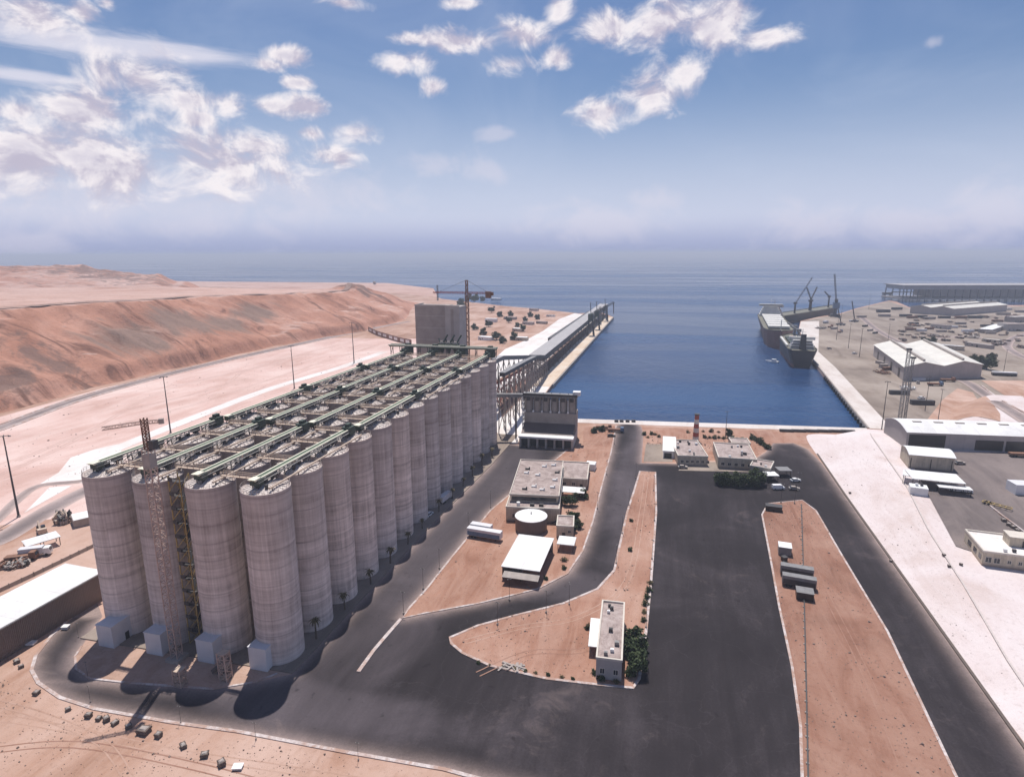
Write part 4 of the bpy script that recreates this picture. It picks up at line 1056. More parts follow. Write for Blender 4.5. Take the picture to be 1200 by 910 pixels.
for k in range(6):
    mb = MB(); x = (k+.5)*w/6; mb.cone((x-2, 14.5, hz*.64), (x-2, 14.5, hz*.9), .25, .25, 8); mb.cone((x-2, 14.5, hz*.62), (x-2, 14.5, hz*.66), .6, .6, 8); mb.build('downpipe', 'white', tm)
mb = MB(); mb.box(-.5, w+.5, 13.6, 22, hz*.95, hz*.985); mb.build('top_floor', 'steelg', tm)
mb = MB(); mb.box(-.5, w+.6, 13.4, 13.6, hz*.985, hz*1.03)
for k in range(20): mb.bar((-.4+k*w/19, 13.5, hz*.9), (-.4+k*w/19, 13.5, hz*1.03), .12)
mb.build('guard_rail', 'steel', tm)
mb = MB()
for k in range(6):
    x = (k+.5)*w/6; mb.box(x-1, x+1, 14.6, 16.4, hz*.86, hz*.95)
mb.build('gate_valve', 'steel', tm)
mb = MB(); mb.box(w-2, w+2, 15, 19, hz*1.0, hz*1.08); mb.build('head_house', 'white', tm)
mb = MB()
for k in range(9):
    z = k*hz/9; mb.bar((-.8, 14, z), (-.8, 20, z+hz/9), .25); mb.bar((-.8, 14, z), (-.8, 20, z), .5)
for y in (14, 20): mb.bar((-.8, y, 0), (-.8, y, hz*.95), .3)
mb.build('fire_stair', 'white', tm)
# covered belt from silos to terminal
p1 = Vector((A.x+1, A.y+17, hz*.93)); p0 = Vector((9, 184, hz*.93))
bg = thing('conveyor_bridge', 'thin grey conveyor bridge linking the last silo and the loading terminal', 'conveyor', (0, 0, 0))
mb = MB(); mb.bar((-6, 190, hz*.96), p1+Vector((0, 0, .6)), 2.6, 1.8); mb.build('gallery', 'steelg', bg)
mb = MB()
for u in (.3, .75):
    q = Vector((-6, 190, 0))*(1-u)+p1*u
    for s in (-1, 1): mb.bar((q.x, q.y+s, 0), (q.x, q.y+s, hz*.93), .4)
mb.build('trestle', 'steel', bg)
# trestle conveyors towards the pier
def gallery(name, label, pts, w, h, roof, wall, legs, legmat, dx=0, lean=1.4):
    t = thing(name, label, 'conveyor gallery', (pts[0][0], pts[0][1], 0)); o = Vector((pts[0][0], pts[0][1], 0))
    mb = MB(); mr = MB(); LG = []
    for a, b in zip(pts, pts[1:]):
        a, b = Vector(a)-o, Vector(b)-o
        mb.bar(a, b, w, h); d = (b-a).normalized()
        mr.bar(a+Vector((0, 0, h/2+.15)), b+Vector((0, 0, h/2+.15)), w+.5, .28)
        n = max(1, int((b-a).length/legs))
        for k in range(n+1):
            q = a+(b-a)*k/n; s = d.cross(Vector((0, 0, 1)))*w*.5; ml = MB(); LG.append(ml)
            for sg in (-1, 1):
                ml.bar((q.x+s.x*sg*lean, q.y+s.y*sg*lean, 0), (q.x+s.x*sg, q.y+s.y*sg, q.z-h/2), .5)
            zz = q.z-h/2
            for f0, f1 in ((.05, .5), (.5, .95)):
                ml.bar((q.x+s.x*lean, q.y+s.y*lean, zz*f0), (q.x-s.x, q.y-s.y, zz*f1), .3); ml.bar((q.x-s.x*lean, q.y-s.y*lean, zz*f0), (q.x+s.x, q.y+s.y, zz*f1), .3)
    mb.build('gallery', wall, t); mr.build('roof', roof, t); [l.build('trestle', legmat, t) for l in LG]; return t
gA = U(627, 416, 16); gB = U(705, 362, 16)
gallery('pier_gallery', 'long grey roofed conveyor gallery running out along the pier', [(-13, U(627, 418, 16).y, 15), (-15, 905, 15)], 13, 5, 'galroof', 'steel', 22, 'steel', lean=1.0)
gallery('pier_gallery', 'lower dark gallery on the land side of the grey pier gallery', [(-30, U(627, 418, 16).y+150, 9), (-29, 840, 9)], 7, 4, 'steel', 'steel', 30, 'steel')
y0 = U(627, 418, 16).y
gallery('inclined_conveyor', 'upper inclined conveyor on trestles from the silos to the pier', [(-12, 203, 36), (-14, 262, 33), (-13, y0, 16)], 3.6, 2.6, 'galroof', 'steelg', 13, 'steel')
gallery('inclined_conveyor', 'lower curving conveyor on red and white trestles beside the pier', [(4, 200, 34.5), (2, 262, 30.5), (-4, 320, 24), (-7, y0+4, 15)], 3.0, 2.0, 'steelg', 'steel', 11, 'tarp')
gallery('inclined_conveyor', 'slim red conveyor frame tucked below the two inclined conveyors', [(-20, 205, 20), (-16, 260, 17), (-14, y0-10, 12)], 2.2, 1.6, 'rust', 'red', 12, 'red')
# ship loaders
def ship_loader(px, py, s, lab):
    q = U(px, py); t = thing('ship_loader', lab, 'ship loader', q)
    mb = MB()
    for x in (-4, 4):
        for y in (-5, 5): mb.bar((x, y, 0), (x*.5, y*.6, 15*s), .9)
        mb.bar((x, -5, 5*s), (x, 5, 10*s), .5); mb.bar((x, 5, 5*s), (x, -5, 10*s), .5)
    mb.build('portal_frame', 'steel', t)
    mb = MB(); mb.box(-3, 3, -5, 5, 14*s, 20*s); mb.build('machine_house', 'greend', t)
    mb = MB(); mb.lattice((0, 0, 19*s), (13, 0, 26*s), 2.4, 6, .4); mb.build('boom', 'steel', t)
    mb = MB(); mb.bar((0, 0, 19*s), (-1, 0, 30*s), .8); mb.bar((-1, 0, 30*s), (12, 0, 26*s), .25); mb.build('mast', 'steel', t)
    mb = MB(); mb.bar((12, 0, 25*s), (12.5, 0, 10*s), 1.4); mb.build('spout', 'steelg', t)
ship_loader(692, 393, 1.35, 'dark ship loader straddling the pier near the gallery')
ship_loader(699, 386, 1.25, 'dark ship loader just beyond its twin on the pier')
ship_loader(709, 376, 1.1, 'lone dark ship loader at the very tip of the pier')

# --- quay strip buildings
building('arched_canopy', 'small white barrel roofed shelter on the quay strip', (777, 536), (791, 537), 24, 3.6, wall='white', roof='white', roofk='arch', doors=[(.5, 3.6, 2.6)], cat='shelter')
building('port_office', 'grey flat roofed port office with rooftop units by the striped stack', (794, 545), (829, 546), 26, 4.6, wall='tanwall', wins=[(1.5+k*2.4, 1.5, 1.2, 1.2) for k in range(6)], units=9, seed=5)
building('admin_block', 'wider low port office behind the dark tree row', (841, 548), (886, 551), 24, 5.0, wall='tanwall', wins=[(1.5+k*3, 1.6, 1.4, 1.3) for k in range(6)], doors=[(19, 1.5, 2.2)], units=8, seed=6)
building('admin_annex', 'small angled annex at the corner of the wider port office', (878, 556), (902, 560), 11, 4.2, wall='tanwall', wins=[(1.5, 1.5, 1.2, 1.3), (5, 1.5, 1.2, 1.3)], doors=[(8, 1.2, 2.2)], units=2, seed=9)
building('canteen', 'plain grey hut behind the wider port office near the hedge', (857, 526), (879, 527), 9, 3.2, wall='tarp', roof='flatroof', wins=[(2, 1.2, 1.2, 1)])
q = U(815, 516); zc = ZH(q.x, q.y, 486)
ck = thing('striped_stack', 'slim red and white banded stack rising beside the port office', 'chimney', q)
for k in range(6):
    mb = MB(); a, b2 = zc*k/6, zc*(k+1)/6; mb.cone((0, 0, a), (0, 0, b2), 1.7-.1*k, 1.6-.1*k, 16, cap=(k == 5)); mb.build('band', 'red' if k % 2 else 'shipwhite', ck)
mb = MB(); mb.cone((0, 0, zc), (0, 0, zc+.6), 1.4, 1.4, 16); mb.build('cap', 'steel', ck)
for k, (px, py, lab) in enumerate([(905, 562, 'flat white gate canopy over a van near the verge tip'), (920, 556, 'pale blue gate canopy behind the white gate canopy')]):
    A, rz, w = frame_px((px-7, py+3), (px+7, py+3)); canopy('gate_canopy', lab, A, rz, w, 5, 3.0, 'white' if k == 0 else 'steelg')

# --- raised ground buildings
def bz(px, py):
    z = 5
    for _ in range(20):
        q = U(px, py, z); z = bankz(q.x, q.y)
    return q, z
def bframe(a, b):
    A, z1 = bz(*a); B, z2 = bz(*b); d = B-A; z = min(z1, z2)
    return Vector((A.x, A.y, z+.1)), math.atan2(d.y, d.x), math.hypot(d.x, d.y)
A, rz, w = bframe((1061, 531), (1200, 528))
A = Vector((205.5, 198, bankz(207, 205)+.1)); rz = .10
wh = building('long_warehouse', 'long white roofed warehouse with dark bay doors on the raised yard', None, None, 24, 7.5, wall='clad', roof='whiteroof', roofk='arch', loc=(A, rz, 95))
for (x0, x1, z1) in ((1.0, 17, 6.6), (30, 42, 5.0), (43, 54.5, 5.0), (55.5, 67, 5.0), (74, 84, 5)):
    mb = MB(); mb.box(x0, x1, -.08, -.003, 0, z1); mb.build('bay_door', 'dark', wh)
for k in range(9):
    mb = MB(); x = 6+k*9.6; mb.box(x, x+4, 9, 10.2, 7.5+24*.12*.93, 7.5+24*.12+.35); mb.build('skylight', 'tarp', wh)
def upper(name, label, px, py, w, d, h, rz, **k):
    q, z = bz(px, py); return building(name, label, None, None, d, h, loc=(Vector((q.x, q.y, z+.1)), rz, w), **k)
upper('arched_store', 'white arched store with cream doors beside the long warehouse', 1064, 548, 17, 13, 6.0, -.06, wall='cream', roof='white', roofk='arch', doors=[(.6, .3, 4.6), (8.2, .3, 4.6), (16, .3, 4.6)], cat='store')
def ucan(name, label, px, py, w, d, h, rz, **k):
    q, z = bz(px, py); return canopy(name, label, Vector((q.x, q.y, z+.1)), rz, w, d, h, **k)
ucan('open_shelter', 'broad flat white shelter below the arched store', 1068, 572, 18, 11, 4.0, -.08)
ucan('open_shelter', 'small square white shelter at the edge of the pale slope', 1057, 566, 6, 8, 3.4, -.35)
ucan('open_shelter', 'slim white shelter over parked vans on the upper yard', 1100, 579, 11, 3.5, 2.8, -.06)
q, z = bz(1066, 579)
building('site_cabin', 'white cabin with twin roof boxes beside the broad shelter', None, None, 5, 3.0, loc=(Vector((q.x, q.y, z+.1)), -.2, 6), wall='white', roof='white', parapet=False, units=2)
of = upper('yard_office', 'cream yard office with a pale wide roof and stair block', 1150, 662, 34, 16, 4.4, -.08, wall='cream', roof='apron', wins=[(.8, 1.3, 1.5, 1.6), (3.0, 1.3, 1.5, 1.6), (6.5, 1.6, .9, 1.0), (9.3, 1.6, .9, 1.0), (13, 1.6, 1.2, 1.0)], sidewins=[(1, 1.4, 2.2, 1.6, -1), (5, 1.4, 2.6, 1.6, -1), (9.5, 1.4, 3, 1.6, -1)], units=3, seed=4)
mb = MB(); mb.box(9, 15, 7, 12, 4.5, 7.6); mb.build('stair_block', 'cream', of)
mb = MB(); mb.box(8.8, 15.2, 6.8, 12.2, 7.6, 7.8); mb.build('stair_roof', 'parapet', of)
mb = MB(); mb.box(12.4, 13.6, 6.94, 6.997, 4.6, 6.7); mb.build('door', 'dark', of)
q, z = bz(1189, 580)
cb_ = thing('white_container', 'big plain white box container at the edge of the frame', 'container', Vector((q.x, q.y, z+.1)), .1)
mb = MB(); mb.box(0, 12, 0, 6, 0, 4.2); mb.build('body', 'shedwhite', cb_)
mb = MB()
for x in (0, 4, 8, 11.8): mb.box(x, x+.2, -.07, -.003, 0, 4.2)
mb.build('ribs', 'white', cb_)

# --- port yard warehouses
def twin_warehouse(label, a, b, dpx, h, roof='creamroof', wall='clad'):
    A, B, D = U(*a), U(*b), U(*dpx); w = (B-A).length; rz = math.atan2((B-A).y, (B-A).x); dep = (D-A).length
    t = thing('twin_warehouse', label, 'warehouse', A, rz)
    ld = Matrix.Rotation(-rz, 3, 'Z') @ (D-A)
    sh = ld.x/ld.y; dep = ld.y
    def S(x, y, z): return (x+sh*y, y, z)
    mb = MB(); prof = [(0, h), (w*.25, h*1.32), (w*.5, h), (w*.75, h*1.32), (w, h)]
    for yv in (0, dep): mb.face([S(0, yv, 0)]+[S(w, yv, 0)]+[S(x, yv, z) for x, z in reversed(prof)])
    mb.face([S(0, 0, 0), S(0, dep, 0), S(0, dep, h), S(0, 0, h)]); mb.face([S(w, 0, 0), S(w, dep, 0), S(w, dep, h), S(w, 0, h)]); mb.build('wall', wall, t)
    for k in range(4):
        (x0, z0), (x1, z1) = prof[k], prof[k+1]
        e0 = -1.0 if k == 0 else 0; e1 = 1.0 if k == 3 else 0
        mb = MB(); mb.hexa([S(x0+e0, -.8, z0), S(x1+e1, -.8, z1), S(x1+e1, dep+.8, z1), S(x0+e0, dep+.8, z0)], [S(x0+e0, -.8, z0+.3), S(x1+e1, -.8, z1+.3), S(x1+e1, dep+.8, z1+.3), S(x0+e0, dep+.8, z0+.3)]); mb.build('roof', roof, t)
    for k in range(2):
        x = w*(.25+.5*k); mb = MB(); mb.hexa([S(x-.9, 2, h*1.3), S(x+.9, 2, h*1.3), S(x+.9, dep-2, h*1.3), S(x-.9, dep-2, h*1.3)], [S(x-.9, 2, h*1.5), S(x+.9, 2, h*1.5), S(x+.9, dep-2, h*1.5), S(x-.9, dep-2, h*1.5)]); mb.build('ridge_vent', 'tarp', t)
    for k in range(4):
        y = dep*(.1+.23*k); mb = MB(); mb.face([S(-.06, y, 0), S(-.06, y+6, 0), S(-.06, y+6, h*.7), S(-.06, y, h*.7)]); mb.build('bay_door', 'dark', t)
    return t
twin_warehouse('cream twin gabled warehouse on the quay yard nearest the harbour basin', (1058, 446), (1149, 443), (1023, 417), 11)
twin_warehouse('distant pale twin gabled warehouse at the far end of the port yard', (1066, 367), (1116, 370), (1130, 362), 11, 'creamroof', 'clad')
upper_w = thing('dome_store', 'pale low domed store behind the distant warehouse', 'store', U(1165, 362))
mb = MB(); prev = None
for i in range(6):
    a = i*math.pi/10; mb.cone((0, 0, 9*math.sin(a)), (0, 0, 9*math.sin(a+math.pi/10)), 26*math.cos(a), 26*max(.02, math.cos(a+math.pi/10)) if i < 5 else .01, 20, cap=False) if i < 5 else None
weld(mb.build('roof', 'tarp', upper_w))
# jetty shed far right
A = U(1057, 353, SEA); jz = ZH(A.x, A.y, 334); B = U(1200, 353, SEA)
rz = math.atan2(B.y-A.y, B.x-A.x); js = thing('jetty_shed', 'very long dark jetty shed standing on legs over the far water', 'shed', (A.x, A.y, 0), rz)
Lj = 900
mb = MB(); mb.hexa([(0, -2, jz*.70), (Lj, -2, jz*.70), (Lj, 70, jz*.70), (0, 70, jz*.70)], [(0, -2, jz*.95), (Lj, -2, jz*.95), (Lj, 70, jz*.95), (0, 70, jz*.95)]); mb.build('wall', 'clad', js)
mb = MB(); mb.box(-3, Lj, -5, 74, jz*.95, jz); mb.build('roof', 'galroof', js)
mb = MB(); mb.box(60, Lj, 6, 66, jz*.2, jz*.7); mb.build('lower_wall', 'concd', js)
mb = MB(); mb.box(-6, Lj, -4, 72, 1.0, 4.0); mb.build('deck', 'concd', js)
for k in range(60):
    mb = MB(); x = k*Lj/59; mb.bar((x, -1, -5), (x, -1, jz*.7), 1.6); mb.bar((x, 68, -5), (x, 68, jz*.7), 1.6); mb.build('column', 'steel', js)
# mooring dolphin
q = U(1039, 347, SEA); o = thing('mooring_platform', 'small dark mooring platform and catwalk off the jetty shed', 'platform', q)
mb = MB(); mb.box(-9, 9, -6, 6, 4, 9); mb.build('deck', 'steel', o)
mb = MB(); [mb.bar((x, y, -3), (x, y, 4), 1.6) for x in (-7, 7) for y in (-4, 4)]; mb.build('pile', 'steel', o)
mb = MB(); mb.bar((9, 0, 10), (70, -30, 12), 1.6, 2.2); mb.build('catwalk', 'steel', o)

# --- west side
A, B = U(0, 775), U(124, 700); d = (B-A).normalized(); h = ZH(A.x, A.y, 739); D = U(0, 702, h)
nrm = Vector((-d.y, d.x, 0)); dep = (D-A).dot(nrm)
A0 = A - d*45; w = (B-A0).length
lb = thing('long_shed', 'long low shed with white sheet roof beside the silo loop road', 'shed', A0, math.atan2(d.y, d.x))
mb = MB(); mb.box(0, w, 0, dep, 0, h-.1); mb.build('wall', 'claddark', lb)
mb = MB(); mb.hexa([(-.4, -.6, h-.1), (w+.4, -.6, h-.1), (w+.4, dep+.6, h+.3), (-.4, dep+.6, h+.3)], [(-.4, -.6, h+.1), (w+.4, -.6, h+.1), (w+.4, dep+.6, h+.5), (-.4, dep+.6, h+.5)]); mb.build('roof', 'whiteroof', lb)
mb = MB(); mb.box(-.4, w+.4, -.85, -.62, h-.35, h-.05); mb.build('gutter', 'steelg', lb)
def fence(label, pts, h, mat, name='boundary_fence', post=3):
    a = [U(*p) for p in pts]; t = thing(name, label, 'fence', a[0]); mb = MB(); mp = MB(); o = a[0]
    for p, q in zip(a, a[1:]):
        p, q = p-o, q-o; mb.bar(p+Vector((0, 0, h/2)), q+Vector((0, 0, h/2)), .08, h*.9); n = max(1, int((q-p).length/post))
        for k in range(n+1): u = p+(q-p)*k/n; mp.bar(u, u+Vector((0, 0, h+.2)), .16)
    mb.build('panel', mat, t); mp.build('post', 'steelg', t); return t
fence('low tan fence behind the long white roofed shed', [(-20, 703), (40, 675), (112, 640)], 1.4, 'tarp')
cpx('machine_canopy', 'tilted white canopy over machines on the desert side plot', (33, 650), (72, 638), 5, 3.0, slope=.5)
A, rz, w = frame_px((88, 619), (112, 619)); building('flat_store', 'low pale flat store tucked behind the near corner silo', (87, 619), (116, 612), 8, 3.0, wall='tarp', roof='white', parapet=False)
# white panelled ramp wall by the far hill foot
a = [U(x, y) for x, y in ((432, 388), (442, 393), (455, 397), (468, 401), (482, 404))]
rw = thing('ramp_wall', 'dark red brown ramp wall with white panels at the hill foot', 'wall', a[0]); mb = MB(); mp = MB()
for i, (p, q) in enumerate(zip(a, a[1:])):
    p, q = p-a[0], q-a[0]; mb.bar(p+Vector((0, 0, 3)), q+Vector((0, 0, 3)), 1.0, 6.0); dd = (q-p)
    for k in range(2): u = p+dd*(.12+.45*k); v = p+dd*(.42+.45*k); n_ = Vector((dd.y, -dd.x, 0)).normalized()*.56; mp.bar(u+n_+Vector((0, 0, 3.2)), v+n_+Vector((0, 0, 3.2)), .1, 3.2)
mb.build('wall', 'rust', rw); mp.build('panel', 'white', rw)

# ------------------------------------------------------------------ vehicles and small things
def car_proto(seed, mat, van=False):
    t = thing('parked_van' if van else 'parked_car', '', 'van' if van else 'car'); l, w = (5.2, 2.0) if van else (4.4, 1.8)
    mb = MB()
    pr = [(0, .35), (l, .35), (l, .95), (l*.8, 1.05), (0, 1.0)] if not van else [(0, .4), (l, .4), (l, 1.1), (l*.88, 1.25), (0, 1.25)]
    mb.hexa([(x, 0, z) for x, z in pr], [(x, w, z) for x, z in pr]); mb.build('body', mat, t)
    pr = [(l*.08, 1.0), (l*.78, 1.0), (l*.6, 1.5), (l*.2, 1.5)] if not van else [(0.02, 1.25), (l*.88, 1.25), (l*.76, 2.1), (0.05, 2.1)]
    mb = MB(); mb.hexa([(x, .1, z) for x, z in pr], [(x, w-.1, z) for x, z in pr]); mb.build('cabin', 'glass' if not van else mat, t)
    mb = MB(); x0, x1, zz = (l*.2, l*.6, 1.5) if not van else (.05, l*.76, 2.1); mb.box(x0, x1, .12, w-.12, zz, zz+.05); mb.build('roof', mat, t)
    for x in (l*.18, l*.8):
        for y in (.05, w-.05): mb = MB(); mb.cone((x, y-.1, .34), (x, y+.1, .34), .34, .34, 12); mb.build('wheel', 'rubber', t)
    return Proto(t)
def truck_proto(mat, box):
    t = thing('parked_truck', '', 'truck')
    mb = MB(); pr = [(7.2, .6), (9.2, .6), (9.2, 1.6), (8.9, 2.9), (7.2, 2.9)]; mb.hexa([(x, 0, z) for x, z in pr], [(x, 2.4, z) for x, z in pr]); mb.build('cab', mat, t)
    mb = MB(); mb.hexa([(9.2, .25, 1.75), (9.2, 2.15, 1.75), (8.97, 2.15, 2.7), (8.97, .25, 2.7)], [(9.24, .25, 1.75), (9.24, 2.15, 1.75), (9.01, 2.15, 2.7), (9.01, .25, 2.7)]); mb.build('windscreen', 'glass', t)
    mb = MB(); mb.box(0, 7, 0, 2.4, 1.1, 3.3 if box else 1.9)
    mb.build('load_bed', 'shedwhite' if box else 'rust', t)
    mb = MB(); mb.box(0, 8.8, .5, 1.9, .6, 1.1); mb.build('chassis', 'steel', t)
    for x in (1.2, 2.4, 8.0):
        for y in (.15, 2.25): mb = MB(); mb.cone((x, y-.15, .5), (x, y+.15, .5), .5, .5, 12); mb.build('wheel', 'rubber', t)
    return Proto(t)
def cont_proto(mat, l=12.0):
    t = thing('freight_container', '', 'container'); mb = MB(); mb.box(0, l, 0, 2.44, .1, 2.6); mb.build('body', mat, t)
    mb = MB()
    for k in range(25): x = k*(l-.1)/24; mb.box(x, x+.1, -.04, -.003, .2, 2.5)
    mb.build('ribs', mat, t)
    mb = MB(); mb.box(l+.003, l+.06, .1, 2.34, .2, 2.5); mb.build('door', 'steelg', t); return Proto(t)
CARS = [car_proto(1, 'white'), car_proto(2, 'tarp'), car_proto(3, 'steel')]; VAN = car_proto(4, 'white', True)
TK = [truck_proto('white', True), truck_proto('rust', False), truck_proto('blue', False)]
CT = [cont_proto('rust'), cont_proto('shedwhite'), cont_proto('blue'), cont_proto('steel'), cont_proto('tarp')]
def at(proto, px, py, rz, label, s=None, group=None, bankq=False):
    if bankq: q, z = bz(px, py); q = Vector((q.x, q.y, z+.25))
    else: q = U(px, py, .12)
    return proto.put(q, rz, label, s, group)
cg = 'parked vehicles in the silo compound'
at(VAN, 906, 574, .3, 'white van parked under the flat gate canopy', None, cg)
at(CARS[1], 925, 574, .1, 'dusty car parked between the gate canopy and verge', None, cg)
at(CARS[0], 928, 565, .4, 'white car standing beyond the pale blue gate canopy', None, cg)
at(TK[1], 698, 503, .1, 'rusty flatbed truck parked at the quay end of the orange sand', None, cg)
at(TK[2], 712, 506, .05, 'blue flatbed truck parked beside the rusty flatbed near the quay', None, cg)
at(CARS[2], 712, 512, .2, 'dark car parked just in front of the flatbeds near the quay', None, cg)
at(TK[0], 519, 592, 1.45, 'white box truck parked in shade at the silo feet', None, cg)
at(CARS[0], 502, 607, 1.45, 'white car parked behind the box truck at the silo feet', None, cg)
at(CARS[1], 795, 549, .2, 'dusty car parked before the grey port office', None, cg)
for k, px in enumerate((914, 928, 943, 958, 972, 986)):
    at(CT[3], px-0, 505.6+k*.15, .1, 'dark low block, %s of six in a line along the quay' % ORD[k], (.62, .7, .5), 'dark blocks lined up along the quay')
for k, px in enumerate((720, 726, 733, 740)):
    at(CT[3], px, 494.5, .1, 'dark low block, %s of four on the bend of the quay road' % ORD[k], (.2, .6, .5), 'dark blocks on the quay road bend')
# trailers in the plot and on the verge
def trailer(px, py, rz, l, label, mat='shedwhite', z=.14, side='blue'):
    q = U(px, py, z); t = thing('box_trailer', label, 'trailer', q, rz)
    mb = MB(); mb.box(0, l, 0, 2.5, 1.0, 3.6); mb.build('body', mat, t); mb = MB(); mb.box(.3, l-.3, -.04, -.003, 1.1, 2.6); mb.build('side_panel', side, t)
    for x in (l*.15, l*.25):
        for y in (.2, 2.3): mb = MB(); mb.cone((x, y-.15, .5), (x, y+.15, .5), .5, .5, 12); mb.build('wheel', 'rubber', t)
    mb = MB(); mb.bar((l-2, .5, 0), (l-2, .5, 1), .2); mb.bar((l-2, 2, 0), (l-2, 2, 1), .2); mb.build('landing_leg', 'steel', t)
trailer(547, 629, -.1, 13, 'long pale box trailer with a blue side on the sand plot')
trailer(551, 624, -.1, 8, 'shorter white box trailer right behind the long blue sided one')
trailer(914, 674, -.12, 9.5, 'pale flat topped trailer on the verge, farther of a pair', 'steelg', .14, 'steel')
trailer(916, 686, -.12, 9.5, 'pale flat topped trailer on the verge, nearer of a pair', 'steelg', .14, 'steel')
def crate(px, py, rz, w, d, h, label, mat, lid, name='equipment_cabinet', cat='cabinet', z=.14):
    q = U(px, py, z); t = thing(name, label, cat, q, rz)
    mb = MB(); mb.box(0, w, 0, d, .15, h); mb.build('body', mat, t); mb = MB(); mb.box(-.1, w+.1, -.1, d+.1, h, h+.12); mb.build('lid', lid, t)
    mb = MB(); mb.box(.1, .3, .1, d-.1, 0, .15); mb.box(w-.3, w-.1, .1, d-.1, 0, .15); mb.build('skid', 'steel', t); return t
crate(897, 598, -.1, 6.0, 3.0, 2.0, 'black flat panel box at the tip of the verge', 'dark', 'steel')
crate(912, 650, -.1, 4.0, 4.2, 3.0, 'white topped cabinet standing on the verge near the yard kerb', 'steelg', 'white')
crate(933, 702, -.1, 4.6, 3.6, 2.4, 'dark squat cabinet beside the pipe on the verge', 'dark', 'steelg')
crate(918, 658, .5, 1.6, 1.4, 1.4, 'small dark crate below the white topped cabinet', 'dark', 'steel', 'tool_crate', 'crate')
crate(920, 664, .9, 1.4, 1.4, .9, 'smallest dark crate between the trailers and the cabinet', 'rock', 'steel', 'tool_crate', 'crate')
pp = [U(x, y) for x, y in ((939, 592), (941, 660), (943, 740), (945, 830), (947, 930))]
o = thing('pipe_line', 'thin dark pipe line running along the whole sandy verge', 'pipe', pp[0]); mb = MB()
for a, b2 in zip(pp, pp[1:]): mb.bar(a-pp[0]+Vector((0, 0, .6)), b2-pp[0]+Vector((0, 0, .6)), .28)
mb.build('pipe', 'steel', o); mb = MB()
for k in range(40):
    q = pp[0]+(pp[-1]-pp[0])*k/39-pp[0]; mb.box(q.x-.3, q.x+.3, q.y-.2, q.y+.2, 0, .4)
mb.build('sleeper', 'concd', o)
# west plot clutter
at(TK[1], 5, 660, .5, 'rusty flatbed truck at the end of the desert side plot')
at(TK[0], 22, 655, .55, 'white box truck beside the tilted machine canopy')
at(CARS[1], 348-0, 413-0, .3, 'dusty car on the far stretch of the hill foot road') if 0 else None
def excavator(px, py, rz, lab):
    q = U(px, py); t = thing('excavator', lab, 'excavator', q, rz)
    for y in (-1.2, 1.2): mb = MB(); mb.hexa([(-2, y-.3, 0), (2, y-.3, 0), (2, y+.3, 0), (-2, y+.3, 0)], [(-2.3, y-.3, .9), (2.3, y-.3, .9), (2.3, y+.3, .9), (-2.3, y+.3, .9)]); mb.build('track', 'steel', t)
    mb = MB(); mb.box(-2, 1.4, -1.3, 1.3, 1.0, 2.2); mb.box(-2, -.4, -1.3, 1.3, 2.2, 2.7); mb.build('body', 'tan', t)
    mb = MB(); mb.box(.2, 1.6, -1.2, 0, 2.2, 3.2); mb.build('cab', 'glass', t)
    mb = MB(); mb.bar((1.3, .4, 2), (4, .4, 4.2), .45); mb.bar((4, .4, 4.2), (6, .4, 1.6), .35); mb.build('boom', 'tan', t)
    mb = MB(); mb.box(5.4, 6.6, -.2, 1.0, .5, 1.6); mb.build('bucket', 'steel', t)
excavator(50, 626, 2.6, 'tan excavator with lowered bucket beside the tilted canopy')
def pile(px, py, rz, label, mats, n, sx, sy, name='scrap_stack', cat='scrap stack', z=0, seed=1):
    rg = random.Random(seed); q = U(px, py, z); t = thing(name, label, cat, q, rz)
    for m_ in mats:
        mb = MB()
        for k in range(n):
            x, y, l = rg.uniform(-sx, sx), rg.uniform(-sy, sy), rg.uniform(.5, 1.6); h = rg.uniform(.4, 2.0)
            a = rg.uniform(0, 3.1); c, s = math.cos(a)*l, math.sin(a)*l; w = rg.uniform(.3, .7)
            mb.bar((x-c, y-s, h*rg.uniform(.15, .5)+.3), (x+c, y+s, h), w, w)
        mb.build({'steel': 'scrap', 'tarp': 'boards', 'rust': 'pipes', 'tan': 'planks', 'white': 'panels', 'rock': 'rubble'}[m_], m_, t)
    return t
pile(74, 612, .2, 'tall pallet stack of dusty machine parts by the old road', ['tarp', 'steel', 'tan'], 26, 2, 1.8, seed=2).scale = (1, 1, 2.2)
pile(12, 664, .5, 'long heap of dusty scrap beside the rusty truck', ['tarp', 'rust', 'steel'], 30, 5, 2, seed=3)
pile(655, 612, .5, 'dark heap of machine parts under small trees by the block', ['steel', 'rust'], 16, 2, 2, seed=4)
pile(263, 786, 0, 'low rubble heap on the brown soil beside the upright lattice', ['rock'], 14, 1.6, 1.4, seed=5)
pile(602, 782, .2, 'pale rubble patch near the kerb of the sand island', ['tarp'], 18, 3, 1, seed=6).scale = (1, 1, .35)
